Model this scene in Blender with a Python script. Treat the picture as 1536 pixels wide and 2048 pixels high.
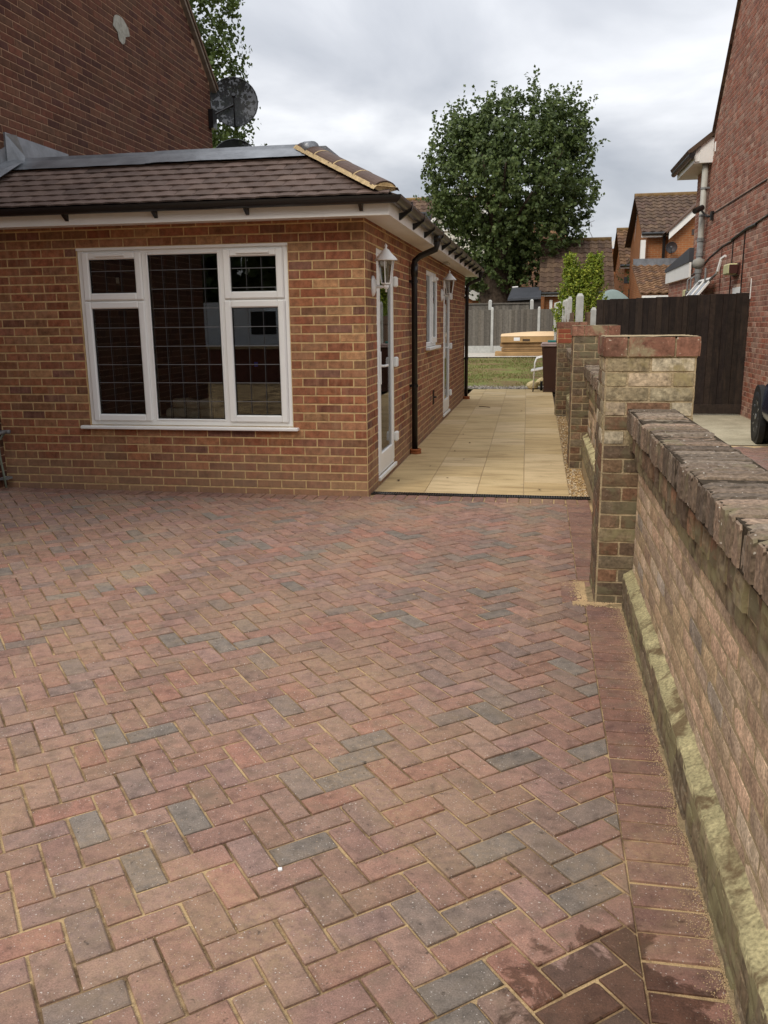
import bpy, math, random
import numpy as np
from mathutils import Matrix, Vector, noise as mnoise
random.seed(7); RNG = np.random.default_rng(7)
for _o in list(bpy.data.objects): bpy.data.objects.remove(_o)
S = bpy.context.scene; COL = S.collection
R = math.radians; PI = math.pi

# ------------------------------------------------------------------ camera
CAM = Vector((1.443, -7.1454, 1.4957)); YAW, PITCH, ROLL = -.1805, .2213, -.0109
FPX = 1690.46
_cy, _sy = math.cos(YAW), math.sin(YAW)
CF = Vector((_sy*math.cos(PITCH), _cy*math.cos(PITCH), -math.sin(PITCH)))
_r = Vector((_cy, -_sy, 0)); _u = _r.cross(CF)
CR = math.cos(ROLL)*_r + math.sin(ROLL)*_u
CU = -math.sin(ROLL)*_r + math.cos(ROLL)*_u
cam = bpy.data.cameras.new('camera'); co = bpy.data.objects.new('camera', cam); COL.objects.link(co)
m = Matrix.Identity(4)
for i in range(3): m[i][0], m[i][1], m[i][2], m[i][3] = CR[i], CU[i], -CF[i], CAM[i]
co.matrix_world = m
cam.sensor_fit = 'HORIZONTAL'; cam.sensor_width = 36; cam.lens = FPX/1536*36
cam.clip_start = .02; cam.clip_end = 2000
S.camera = co
S.render.resolution_x, S.render.resolution_y = 768, 1024
def px(P):
    d = Vector(P)-CAM; z = d.dot(CF)
    if z < .05: return None
    return 768+FPX*d.dot(CR)/z, 1024-FPX*d.dot(CU)/z, z

# ------------------------------------------------------------------ world and sun
S.view_settings.view_transform = 'Standard'; S.view_settings.look = 'None'
S.view_settings.exposure = 0.58; S.view_settings.gamma = 1; S.view_settings.use_curve_mapping = False
SUN_EL, SUN_AZ = R(42), R(208)     # azimuth measured from +Y clockwise
wd = bpy.data.worlds.new('World'); S.world = wd; wd.use_nodes = True
nt = wd.node_tree; nt.nodes.clear()
def N(t, typ, **k):
    n = t.nodes.new(typ)
    for a, b in k.items():
        if a.startswith('i_'): n.inputs[int(a[2:])].default_value = b
        else: setattr(n, a, b)
    return n
def LK(t, a, b): t.links.new(a, b)
out = N(nt, 'ShaderNodeOutputWorld')
sky = N(nt, 'ShaderNodeTexSky', sky_type='NISHITA', sun_disc=False)
sky.sun_elevation = SUN_EL; sky.sun_rotation = SUN_AZ
bg1 = N(nt, 'ShaderNodeBackground', i_1=.1); LK(nt, sky.outputs[0], bg1.inputs[0])
tc = N(nt, 'ShaderNodeTexCoord')
sep = N(nt, 'ShaderNodeSeparateXYZ'); LK(nt, tc.outputs['Generated'], sep.inputs[0])
def MATH(t, op, a, b=None, clamp=False):
    n = t.nodes.new('ShaderNodeMath'); n.operation = op; n.use_clamp = clamp
    for i, v in enumerate((a, b)):
        if v is None: continue
        if isinstance(v, (int, float)): n.inputs[i].default_value = v
        else: t.links.new(v, n.inputs[i])
    return n.outputs[0]
zz = MATH(nt, 'ADD', MATH(nt, 'MAXIMUM', sep.outputs[2], 0.0), .22)
cx = MATH(nt, 'DIVIDE', sep.outputs[0], zz); cyy = MATH(nt, 'DIVIDE', sep.outputs[1], zz)
comb = N(nt, 'ShaderNodeCombineXYZ'); LK(nt, cx, comb.inputs[0]); LK(nt, cyy, comb.inputs[1])
mp = N(nt, 'ShaderNodeMapping'); mp.inputs[1].default_value = (3.3, 1.7, 0); mp.inputs[3].default_value = (1.0, .9, 1); LK(nt, comb.outputs[0], mp.inputs[0])
n1 = N(nt, 'ShaderNodeTexNoise', i_2=1.5, i_3=7, i_4=.5); n1.inputs['Distortion'].default_value = .35; LK(nt, mp.outputs[0], n1.inputs[0])
n2 = N(nt, 'ShaderNodeTexNoise', i_2=.6, i_3=3, i_4=.5); LK(nt, mp.outputs[0], n2.inputs[0])
mixn = MATH(nt, 'ADD', MATH(nt, 'MULTIPLY', n1.outputs[0], .62), MATH(nt, 'MULTIPLY', n2.outputs[0], .38))
cr = N(nt, 'ShaderNodeValToRGB'); LK(nt, mixn, cr.inputs[0])
els = cr.color_ramp.elements
els[0].position = .39; els[0].color = (.36, .38, .42, 1)
els[1].position = .66; els[1].color = (.90, .905, .915, 1)
e = els.new(.485); e.color = (.49, .505, .54, 1)
e = els.new(.565); e.color = (.66, .67, .695, 1)
# overcast luminance: brighter towards the zenith, as a real overcast sky is
zen = MATH(nt, 'ADD', .68, MATH(nt, 'MULTIPLY', MATH(nt, 'MAXIMUM', sep.outputs[2], 0.0), 1.25))
vm = N(nt, 'ShaderNodeVectorMath', operation='SCALE'); LK(nt, cr.outputs[0], vm.inputs[0]); LK(nt, zen, vm.inputs['Scale'])
bg2 = N(nt, 'ShaderNodeBackground', i_1=1.0); LK(nt, vm.outputs[0], bg2.inputs[0])
mxs = N(nt, 'ShaderNodeMixShader', i_0=.93); LK(nt, bg1.outputs[0], mxs.inputs[1]); LK(nt, bg2.outputs[0], mxs.inputs[2])
LK(nt, mxs.outputs[0], out.inputs[0])
sl = bpy.data.lights.new('sun', 'SUN'); sl.energy = 1.5; sl.angle = R(24); sl.color = (1, .935, .83)
so = bpy.data.objects.new('sun', sl); COL.objects.link(so)
sd = Vector((math.sin(SUN_AZ)*math.cos(SUN_EL), math.cos(SUN_AZ)*math.cos(SUN_EL), math.sin(SUN_EL)))
so.rotation_euler = sd.to_track_quat('Z', 'Y').to_euler(); so.location = (0, 0, 30)

# ------------------------------------------------------------------ materials
def ramp(t, fac, stops, interp='LINEAR'):
    n = t.nodes.new('ShaderNodeValToRGB'); t.links.new(fac, n.inputs[0]); n.color_ramp.interpolation = interp
    el = n.color_ramp.elements
    while len(el) > 1: el.remove(el[-1])
    el[0].position = stops[0][0]; c = stops[0][1]; el[0].color = (*c, 1) if len(c) == 3 else c
    for p, c in stops[1:]:
        q = el.new(p); q.color = (*c, 1) if len(c) == 3 else c
    return n.outputs[0]
def mixc(t, fac, a, b, mode='MIX'):
    n = t.nodes.new('ShaderNodeMix'); n.data_type = 'RGBA'; n.blend_type = mode
    for i, v in ((0, fac), (6, a), (7, b)):
        if isinstance(v, (int, float)): n.inputs[i].default_value = v
        elif isinstance(v, tuple): n.inputs[i].default_value = (*v, 1)
        else: t.links.new(v, n.inputs[i])
    return n.outputs[2]
def newmat(name, rough=.85, spec=.3, metal=0):
    M = bpy.data.materials.new(name); M.use_nodes = True; t = M.node_tree
    b = t.nodes['Principled BSDF']; b.inputs['Roughness'].default_value = rough
    b.inputs['Specular IOR Level'].default_value = spec; b.inputs['Metallic'].default_value = metal
    return M, t, b
def wpos(t, scale=(1, 1, 1), rot=(0, 0, 0)):
    g = t.nodes.new('ShaderNodeNewGeometry'); mpn = t.nodes.new('ShaderNodeMapping')
    t.links.new(g.outputs['Position'], mpn.inputs[0]); mpn.inputs[3].default_value = scale; mpn.inputs[2].default_value = rot
    return mpn.outputs[0]
def nz(t, vec, s, det=4, rough=.55, dist=0):
    n = t.nodes.new('ShaderNodeTexNoise'); t.links.new(vec, n.inputs[0]); n.inputs['Scale'].default_value = s
    n.inputs['Detail'].default_value = det; n.inputs['Roughness'].default_value = rough; n.inputs['Distortion'].default_value = dist
    return n.outputs[0]
def bump(t, b, h, strength=.3, dist=.01):
    n = t.nodes.new('ShaderNodeBump'); n.inputs['Strength'].default_value = strength; n.inputs['Distance'].default_value = dist
    t.links.new(h, n.inputs['Height']); t.links.new(n.outputs[0], b.inputs['Normal'])
def rnd(t):
    o = t.nodes.new('ShaderNodeObjectInfo'); g = t.nodes.new('ShaderNodeNewGeometry')
    return MATH(t, 'FRACT', MATH(t, 'ADD', o.outputs['Random'], g.outputs['Random Per Island']))
def rnd2(t, r, k):
    return MATH(t, 'FRACT', MATH(t, 'MULTIPLY', r, k))
def plain(name, col, rough=.6, spec=.3, var=.12, ns=6, bs=.1, metal=0, bd=.004):
    M, t, b = newmat(name, rough, spec, metal); p = wpos(t)
    n = nz(t, p, ns, 5)
    f = ramp(t, n, [(.3, tuple(c*(1-var) for c in col)), (.7, tuple(min(1, c*(1+var)) for c in col))])
    LK(t, f, b.inputs['Base Color'])
    if bs: bump(t, b, nz(t, p, ns*6, 3), bs, bd)
    return M
def brickmat(name, cols, mott=.25, grain=.5, rough=.9, moss=None, mossamt=.0, specks=None, streak=None, dust=None, dustamt=.3, bscale=120, interp='LINEAR', nscale=14, splash=None):
    """cols: list of colours chosen by a random value per brick"""
    M, t, b = newmat(name, rough, .2); p = wpos(t); r = rnd(t)
    n = len(cols); st = [(i/n, c) for i, c in enumerate(cols)]
    c = ramp(t, r, st, 'CONSTANT')
    r2 = rnd2(t, r, 37.7)
    v = ramp(t, r2, [(0, (.78,)*3), (1, (1.22,)*3)])
    c = mixc(t, 1.0, c, v, 'MULTIPLY')
    mn = nz(t, p, nscale, 5, .6)
    c = mixc(t, 1.0, c, ramp(t, mn, [(.3, (1-mott,)*3), (.7, (1+mott,)*3)]), 'MULTIPLY')
    fn = nz(t, p, bscale, 3, .6)
    c = mixc(t, 1.0, c, ramp(t, fn, [(.3, (1-.3*grain,)*3), (.7, (1+.3*grain,)*3)]), 'MULTIPLY')
    if dust:
        dn = nz(t, p, 3.1, 5, .6, .3)
        c = mixc(t, MATH(t, 'MULTIPLY', ramp(t, dn, [(.45, (0,)*3), (.72, (1,)*3)]), dustamt), c, dust)
    if splash:
        sz_ = N(t, 'ShaderNodeSeparateXYZ'); LK(t, p, sz_.inputs[0])
        hz = MATH(t, 'SUBTRACT', MATH(t, 'ADD', .32, MATH(t, 'MULTIPLY', nz(t, p, 2.2, 5, .65), .9)), MATH(t, 'MULTIPLY', sz_.outputs[2], 1.3))
        c = mixc(t, MATH(t, 'MULTIPLY', ramp(t, hz, [(.15, (0,)*3), (.75, (1,)*3)]), .55), c, splash)
    if streak:
        sn = nz(t, wpos(t, (9, 9, 1.2)), 2.2, 4, .6)
        c = mixc(t, ramp(t, sn, [(.52, (0,)*3), (.75, (.6,)*3)]), c, streak)
    if moss:
        q = nz(t, p, 5, 6, .65, .5)
        c = mixc(t, ramp(t, q, [(.62-mossamt*.3, (0,)*3), (.72-mossamt*.3, (.85,)*3)]), c, moss)
    if specks:
        q = nz(t, p, 70, 2, .5)
        c = mixc(t, ramp(t, q, [(.70, (0,)*3), (.74, (.9,)*3)]), c, specks)
    LK(t, c, b.inputs['Base Color'])
    bump(t, b, MATH(t, 'ADD', fn, MATH(t, 'MULTIPLY', mn, 1.2)), .35*grain+.1, .004)
    return M

def pavermat(name, extra_wet=True):
    M, t, b = newmat(name, .88, .15); p = wpos(t); r = rnd(t)
    cols = [(0.270,0.156,0.114), (0.286,0.165,0.124), (0.249,0.149,0.116), (0.270,0.171,0.132), (0.302,0.160,0.118), (0.228,0.151,0.118), (0.270,0.160,0.124), (0.212,0.160,0.130), (0.286,0.185,0.139), (0.254,0.165,0.136), (0.297,0.174,0.132), (0.244,0.151,0.114), (0.276,0.171,0.139), (0.228,0.160,0.132), (0.260,0.156,0.124), (0.281,0.176,0.130), (0.196,0.163,0.136), (0.260,0.162,0.118)]
    if not extra_wet: cols = [(0.232,0.126,0.095), (0.211,0.116,0.090), (0.247,0.137,0.103), (0.221,0.128,0.103), (0.201,0.114,0.090)]
    c = ramp(t, r, [(i/len(cols), k) for i, k in enumerate(cols)], 'CONSTANT')
    c = mixc(t, 1.0, c, ramp(t, rnd2(t, r, 31.3), [(0, (.92,)*3), (1, (1.1,)*3)]), 'MULTIPLY')
    a = nz(t, p, 19, 6, .65, .3)
    c = mixc(t, 1.0, c, ramp(t, a, [(.28, (.60, .61, .62)), (.5, (1, 1, 1)), (.72, (1.28, 1.23, 1.2))]), 'MULTIPLY')
    f = nz(t, p, 230, 4, .8)
    c = mixc(t, 1.0, c, ramp(t, f, [(.3, (.62,)*3), (.7, (1.36,)*3)]), 'MULTIPLY')
    # grey-green smears crossing some blocks
    g = nz(t, p, 7, 4, .6, .4)
    c = mixc(t, MATH(t, 'MULTIPLY', ramp(t, g, [(.54, (0,)*3), (.68, (1,)*3)]), .45), c, (.18, .14, .10))
    # swept-in kiln sand lying on the tops
    d = nz(t, p, 1.1, 6, .62, .6); d2 = nz(t, p, 45, 4, .7)
    dm = MATH(t, 'MULTIPLY', ramp(t, d, [(.46, (0,)*3), (.70, (1,)*3)]), ramp(t, d2, [(.35, (.15,)*3), (.62, (.75,)*3)]))
    c = mixc(t, MATH(t, 'MULTIPLY', dm, .8), c, (.44, .30, .175))
    # pale efflorescence patches
    w = nz(t, p, 3.3, 5, .6, .2)
    c = mixc(t, ramp(t, w, [(.64, (0,)*3), (.80, (.42,)*3)]), c, (.44, .33, .27))
    sp = nz(t, p, 150, 1, .5)
    c = mixc(t, ramp(t, sp, [(.70, (0,)*3), (.74, (.75,)*3)]), c, (.62, .56, .5))
    dk = nz(t, wpos(t, (1, 1, 1), (0, 0, 1)), 38, 3, .6)
    c = mixc(t, ramp(t, dk, [(.65, (0,)*3), (.73, (.7,)*3)]), c, (.06, .045, .035))
    # damp patch beside the wall, an actual wet stain with its own outline
    sx = N(t, 'ShaderNodeSeparateXYZ'); LK(t, p, sx.inputs[0])
    wx = MATH(t, 'SUBTRACT', sx.outputs[0], 1.66); wy = MATH(t, 'ADD', sx.outputs[1], 5.58)
    dd = MATH(t, 'SQRT', MATH(t, 'ADD', MATH(t, 'MULTIPLY', MATH(t, 'MULTIPLY', wx, wx), 2.0), MATH(t, 'MULTIPLY', wy, wy)))
    wn = nz(t, p, 8, 5, .65, .5)
    wm = MATH(t, 'SUBTRACT', MATH(t, 'ADD', .33, MATH(t, 'MULTIPLY', MATH(t, 'SUBTRACT', wn, .5), .9)), dd)
    wet = ramp(t, wm, [(0.0, (0,)*3), (.05, (1,)*3)])
    c = mixc(t, MATH(t, 'MULTIPLY', wet, .85), c, mixc(t, 1.0, c, (.34, .30, .25), 'MULTIPLY'))
    LK(t, c, b.inputs['Base Color'])
    LK(t, ramp(t, wet, [(0, (.84,)*3), (1, (.45,)*3)]), b.inputs['Roughness'])
    bump(t, b, MATH(t, 'ADD', MATH(t, 'MULTIPLY', f, .6), a), .45, .003)
    return M

MT = {}
MT['paver'] = pavermat('block_paving'); MT['edgepaver'] = pavermat('edge_course_paving', False)
MT['bung'] = brickmat('new_multi_brick', [(.26,.09,.045), (.285,.115,.055), (.235,.082,.043), (.205,.095,.052), (.295,.125,.06), (.255,.102,.05), (.31,.145,.075), (.205,.082,.05), (.27,.095,.05), (.25,.118,.06), (.35,.185,.09), (.175,.078,.055), (.285,.108,.054), (.26,.10,.054), (.27,.125,.066)],
                      splash=(.30,.20,.125), mott=.40, streak=(.34, .20, .115), dust=(.30, .19, .115), dustamt=.35, bscale=160, nscale=17)
MT['bungmort'] = plain('yellow_sand_mortar', (.53, .37, .185), .95, .1, .22, 22, .5)
MT['oldL'] = brickmat('old_dark_brick', [(.09,.035,.021), (.105,.041,.024), (.08,.033,.021), (.12,.044,.026), (.095,.046,.027), (.072,.028,.02), (.11,.048,.027)], mott=.3, dust=(.14,.075,.05), dustamt=.3, bscale=130)
MT['oldLmort'] = plain('dark_wall_mortar', (.34, .215, .14), .95, .1, .25, 20, .4)
MT['oldR'] = brickmat('weathered_red_brick', [(.27,.10,.062), (.24,.088,.055), (.29,.12,.08), (.235,.10,.068), (.31,.16,.115), (.26,.095,.06), (.33,.20,.15), (.22,.095,.07), (.27,.105,.068), (.25,.125,.09), (.26,.10,.065)], mott=.25, dust=(.40,.28,.22), dustamt=.5, bscale=130)
MT['oldRmort'] = plain('pinkish_mortar', (.50, .34, .255), .95, .1, .2, 20, .4)
MT['wallpink'] = brickmat('pale_pink_wall_brick', [(.50,.365,.25), (.46,.315,.215), (.53,.40,.28), (.42,.30,.205), (.48,.34,.215), (.45,.335,.23), (.52,.41,.295), (.37,.275,.195), (.48,.335,.23), (.44,.325,.20), (.47,.35,.25), (.40,.30,.22), (.51,.38,.255), (.36,.30,.24)], mott=.36, grain=1.5, streak=(.30,.24,.155), dust=(.33,.25,.155), dustamt=.3, bscale=90)
MT['wallmort'] = plain('grey_brown_mortar', (.38, .295, .18), .95, .1, .3, 18, .7, bd=.01)
MT['darkmort'] = plain('dark_weathered_mortar', (.06,.046,.032), 1, .05, .35, 25, .8, bd=.01)
MT['mossy'] = brickmat('mossy_brick', [(.185,.14,.085), (.16,.115,.07), (.21,.165,.10), (.14,.105,.065), (.175,.13,.085)], mott=.35, grain=1.2, moss=(.23,.20,.105), mossamt=.5, bscale=60, nscale=22, streak=(.32,.28,.2))
MT['capbrick'] = brickmat('worn_red_cap_brick', [(.22,.105,.07), (.20,.095,.062), (.24,.12,.08)], mott=.35, grain=.9, moss=(.30,.25,.15), mossamt=.35, bscale=70, specks=(.5,.45,.36))
MT['palebrick'] = brickmat('lichened_pale_brick', [(.36,.30,.195), (.33,.265,.155), (.40,.34,.24), (.29,.23,.14), (.35,.27,.18)], mott=.38, grain=1.3, moss=(.30,.24,.12), mossamt=.3, bscale=55, nscale=24)
MT['brownbrick'] = brickmat('brown_pier_brick', [(.165,.105,.062), (.145,.095,.062), (.185,.12,.075), (.13,.09,.06), (.19,.105,.062), (.15,.115,.075)], mott=.35, grain=1.0, moss=(.15,.13,.075), mossamt=.35, bscale=70, nscale=22, specks=(.3,.26,.2))
MT['coping'] = brickmat('brick_on_edge_coping', [(.20,.145,.10), (.135,.10,.072), (.24,.17,.12), (.12,.092,.068), (.17,.125,.09), (.225,.175,.13)], mott=.3, grain=1.3, moss=(.20,.17,.10), mossamt=.2, bscale=75, nscale=55, specks=(.66,.61,.53))
MT['render'] = brickmat('mossy_cement_ledge', [(.43,.375,.205)], mott=.25, grain=1.4, moss=(.12,.075,.04), mossamt=.42, bscale=90, nscale=11)
MT['sand'] = plain('jointing_sand', (.52, .375, .215), 1, .05, .2, 9, .6, bd=.006)
def sandmat():
    M, t, b = newmat('kiln_dried_joint_sand', 1, .05); p = wpos(t)
    c = ramp(t, nz(t, p, 3.5, 6, .7, .4), [(.34, (.11,.07,.04)), (.46, (.28,.19,.105)), (.56, (.48,.34,.18)), (.75, (.54,.39,.21))])
    c = mixc(t, 1.0, c, ramp(t, nz(t, p, 300, 2, .6), [(.3, (.75,)*3), (.7, (1.2,)*3)]), 'MULTIPLY')
    LK(t, c, b.inputs['Base Color']); bump(t, b, nz(t, p, 120, 3, .7), .8, .004); return M
MT['jsand'] = sandmat()
MT['dirtsand'] = plain('dirty_sand', (.33, .245, .14), 1, .05, .35, 30, 1.0, bd=.01)
MT['white'] = plain('white_upvc', (.83, .82, .79), .28, .5, .03, 3, 0)
MT['whitepaint'] = plain('white_gloss_board', (.80, .785, .75), .45, .4, .05, 3, .03)
MT['offwhite'] = plain('off_white_plastic', (.55, .54, .48), .5, .4, .1, 5, .05)
MT['blackpl'] = plain('black_plastic', (.011, .010, .010), .32, .5, .1, 4, .02)
MT['darkgap'] = plain('rubber_gasket', (.02, .02, .02), .6, .2, .1, 4, 0)
MT['lead'] = plain('lead_sheet', (.23, .24, .255), .42, .5, .28, 5, .25, metal=.55, bd=.01)
MT['terra'] = plain('terracotta', (.36, .12, .045), .75, .2, .15, 8, .2)
MT['bedding'] = plain('yellow_bedding_mortar', (.56, .42, .235), .95, .1, .2, 18, .8, bd=.012)
MT['hiptile'] = plain('brown_hip_tile', (.105, .066, .05), .7, .3, .18, 9, .2)
MT['tile'] = brickmat('brown_plain_tile', [(.135,.093,.074), (.13,.088,.071), (.14,.097,.078), (.125,.087,.071), (.145,.10,.082)], mott=.12, grain=.5, bscale=150, rough=.75, specks=None)
MT['gravelc'] = brickmat('golden_gravel', [(.56,.38,.17), (.46,.29,.12), (.66,.52,.34), (.34,.21,.09), (.52,.35,.17), (.72,.62,.46), (.26,.17,.09)], mott=.1, grain=.4, bscale=200)
MT['gravelbase'] = plain('gravel_bed', (.27, .175, .085), 1, .05, .4, 60, .8)
MT['galv'] = plain('light_metal', (.5, .5, .48), .35, .5, .1, 10, .05, metal=.6)
MT['concretepost'] = plain('concrete_post', (.47, .47, .44), .9, .1, .15, 10, .3)
MT['fencewood'] = brickmat('grey_fence_board', [(.14,.125,.105), (.12,.108,.092), (.155,.14,.118), (.13,.115,.095)], mott=.2, grain=.8, bscale=60)
MT['fencebrown'] = brickmat('brown_fence_board', [(.16,.095,.06), (.14,.085,.055), (.175,.11,.07)], mott=.2, grain=.8, bscale=60)
MT['gatewood'] = brickmat('dark_stained_board', [(.022,.015,.012), (.026,.018,.014), (.019,.013,.011), (.03,.02,.015)], mott=.3, grain=.8, streak=(.055,.036,.024), bscale=60, rough=.75)
MT['carpet'] = plain('cream_cloth', (.80, .70, .54), .95, .1, .12, 20, .4)
MT['card'] = plain('cardboard', (.43, .27, .125), .85, .15, .12, 3, .1)
MT['cardl'] = plain('pale_cardboard', (.70, .50, .30), .85, .15, .06, 3, .05)
MT['paper'] = plain('white_paper', (.8, .8, .8), .8, .2, .02, 3, 0)
MT['binbrown'] = plain('brown_bin_plastic', (.05, .021, .014), .45, .4, .12, 3, .05)
MT['binlid'] = plain('faded_bin_lid', (.30, .22, .20), .55, .3, .15, 6, .05)
MT['teal'] = plain('teal_plastic', (.03, .16, .14), .5, .3, .1, 6, 0)
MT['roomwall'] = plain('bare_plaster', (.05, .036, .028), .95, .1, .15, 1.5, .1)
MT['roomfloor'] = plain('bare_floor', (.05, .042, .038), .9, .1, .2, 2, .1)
MT['navy'] = plain('navy_car_paint', (.008, .014, .035), .2, .6, .05, 3, 0)
MT['tyre'] = plain('tyre_rubber', (.012, .012, .013), .7, .3, .2, 20, .2)
MT['alloy'] = plain('alloy_rim', (.45, .46, .48), .25, .6, .1, 10, 0, metal=.8)
MT['vanpaint'] = plain('white_van_paint', (.62, .66, .70), .35, .5, .04, 2, 0)
MT['bark'] = plain('tree_bark', (.085, .062, .045), .95, .1, .4, 9, 1.0, bd=.05)
MT['orange'] = plain('orange_estate_brick', (.34, .125, .045), .9, .15, .16, 4, .2)
def coursemat():
    M, t, b = newmat('orange_estate_brick', .9, .15); p = wpos(t)
    sx = N(t, 'ShaderNodeSeparateXYZ'); LK(t, p, sx.inputs[0]); cb = N(t, 'ShaderNodeCombineXYZ'); LK(t, MATH(t,'ADD',sx.outputs[0],sx.outputs[1]), cb.inputs[0]); LK(t, sx.outputs[2], cb.inputs[1])
    br = N(t, 'ShaderNodeTexBrick'); LK(t, cb.outputs[0], br.inputs[0])
    for k_, v_ in (('Color1',(.36,.135,.05,1)),('Color2',(.29,.105,.042,1)),('Mortar',(.33,.20,.11,1)),('Scale',1.0),('Mortar Size',.010),('Brick Width',.225),('Row Height',.075)): br.inputs[k_].default_value = v_
    c = mixc(t, 1.0, br.outputs[0], ramp(t, nz(t, p, 1.5, 5, .6), [(.3,(.8,)*3),(.7,(1.15,)*3)]), 'MULTIPLY'); LK(t, c, b.inputs['Base Color']); return M
MT['orange'] = coursemat()
MT['felt'] = plain('dark_felt_roof', (.055, .058, .066), .6, .3, .15, 2, .1)
MT['canopy'] = plain('grey_green_canopy', (.19, .235, .22), .8, .2, .1, 3, .05)
MT['greyp'] = plain('grey_pipe_paint', (.20, .20, .195), .6, .3, .25, 9, .15)
MT['boxy'] = plain('yellowed_box_plastic', (.50, .47, .25), .5, .3, .1, 9, .05)
MT['reddark'] = plain('dark_red_plastic', (.06, .02, .015), .4, .4, .1, 9, 0)
MT['clad'] = plain('cream_cladding', (.66, .64, .55), .6, .3, .06, 3, .05)
MT['foam'] = plain('yellow_foam_chunk', (.62, .5, .27), .95, .1, .15, 14, .5)
MT['carglass'] = plain('dark_glass',(.012,.014,.016),.05,.8,.05,3,0)
MT['leaflitter'] = plain('dead_leaf', (.06, .035, .022), .9, .1, .3, 30, .2)
MT['blue'] = plain('blue_tape', (.02, .06, .5), .5, .3, .05, 3, 0)
MT['earth'] = plain('earth', (.14, .10, .065), 1, .05, .3, 4, .5)

def tilemat(name, cols, rough=.85):
    return brickmat(name, cols, mott=.25, grain=.8, bscale=40, rough=rough, nscale=5)
MT['farroof'] = tilemat('brown_interlocking_tile', [(.105,.068,.045), (.09,.058,.04), (.12,.078,.05), (.10,.062,.045)])
MT['farroofo'] = tilemat('orange_brown_tile', [(.16,.088,.045), (.14,.075,.042), (.18,.10,.05), (.12,.068,.042)])
MT['ridge'] = tilemat('mossy_ridge_tile', [(.20,.125,.05), (.17,.105,.045)])

def slabmat():
    M, t, b = newmat('buff_paving_slab', .9, .15); p = wpos(t); r = rnd(t)
    c = ramp(t, r, [(0, (.54,.395,.205)), (.2, (.58,.435,.235)), (.4, (.51,.37,.19)), (.6, (.60,.455,.26)), (.8, (.555,.41,.215))], 'CONSTANT')
    s = nz(t, wpos(t, (1, 4, 1)), 1.6, 6, .65, .6)
    c = mixc(t, 1.0, c, ramp(t, s, [(.3, (.66, .63, .58)), (.52, (1, 1, 1)), (.75, (1.12, 1.13, 1.16))]), 'MULTIPLY')
    f = nz(t, p, 90, 3, .7)
    c = mixc(t, 1.0, c, ramp(t, f, [(.3, (.9,)*3), (.7, (1.1,)*3)]), 'MULTIPLY')
    q = nz(t, p, 9, 5, .7, .6)
    c = mixc(t, ramp(t, q, [(.60, (0,)*3), (.76, (.45,)*3)]), c, (.22, .16, .10))
    LK(t, c, b.inputs['Base Color']); bump(t, b, MATH(t, 'ADD', f, s), .25, .004)
    return M
MT['slab'] = slabmat()
def concmat(name, c0, c1, sc=3):
    M, t, b = newmat(name, .95, .1); p = wpos(t)
    c = ramp(t, nz(t, p, sc, 6, .65, .3), [(.3, c0), (.7, c1)])
    f = nz(t, p, 60, 3, .7)
    c = mixc(t, 1.0, c, ramp(t, f, [(.3, (.8,)*3), (.7, (1.18,)*3)]), 'MULTIPLY')
    LK(t, c, b.inputs['Base Color']); bump(t, b, f, .5, .006)
    return M
MT['conc'] = concmat('pale_concrete', (.33, .29, .20), (.50, .44, .31))
MT['concfar'] = concmat('pale_concrete_strip', (.44, .40, .34), (.58, .54, .47))
MT['tarmac'] = concmat('road_asphalt', (.04, .04, .042), (.065, .064, .062))
def lawnmat():
    M, t, b = newmat('patchy_lawn', 1, .05); p = wpos(t)
    c = ramp(t, nz(t, p, .8, 6, .7, .4), [(.34, (.17,.115,.065)), (.46, (.20,.15,.07)), (.54, (.17,.175,.06)), (.68, (.19,.22,.065))])
    c = mixc(t, 1.0, c, ramp(t, nz(t, p, 14, 4, .7), [(.3, (.65,)*3), (.7, (1.3,)*3)]), 'MULTIPLY')
    LK(t, c, b.inputs['Base Color']); bump(t, b, nz(t, p, 25, 4, .7), .8, .03)
    return M
MT['lawn'] = lawnmat()
def leafmat(name, cols, trans=.25):
    M, t, b = newmat(name, .55, .3); r = rnd(t)
    c = ramp(t, r, [(i/(len(cols)-1), k) for i, k in enumerate(cols)])
    LK(t, c, b.inputs['Base Color'])
    tl = N(t, 'ShaderNodeBsdfTranslucent'); LK(t, c, tl.inputs[0]); mx = N(t, 'ShaderNodeMixShader', i_0=trans)
    o = t.nodes['Material Output']; LK(t, b.outputs[0], mx.inputs[1]); LK(t, tl.outputs[0], mx.inputs[2]); LK(t, mx.outputs[0], o.inputs[0])
    return M
MT['leaf'] = leafmat('poplar_leaf', [(.045,.066,.02), (.075,.112,.03), (.11,.15,.042), (.055,.082,.025), (.16,.20,.065)])
MT['leafl'] = leafmat('light_leaf', [(.05,.075,.018), (.08,.115,.025), (.10,.14,.035)])
MT['conifer'] = leafmat('golden_conifer_leaf', [(.09,.15,.02), (.20,.28,.03), (.38,.42,.05), (.17,.24,.035), (.50,.52,.08)])
MT['shrub'] = leafmat('green_shrub_leaf', [(.03,.07,.02), (.05,.10,.03), (.04,.085,.025)])
MT['grassb'] = leafmat('grass_blade', [(.14,.17,.05), (.19,.22,.06), (.24,.21,.08), (.22,.16,.08)])
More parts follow.
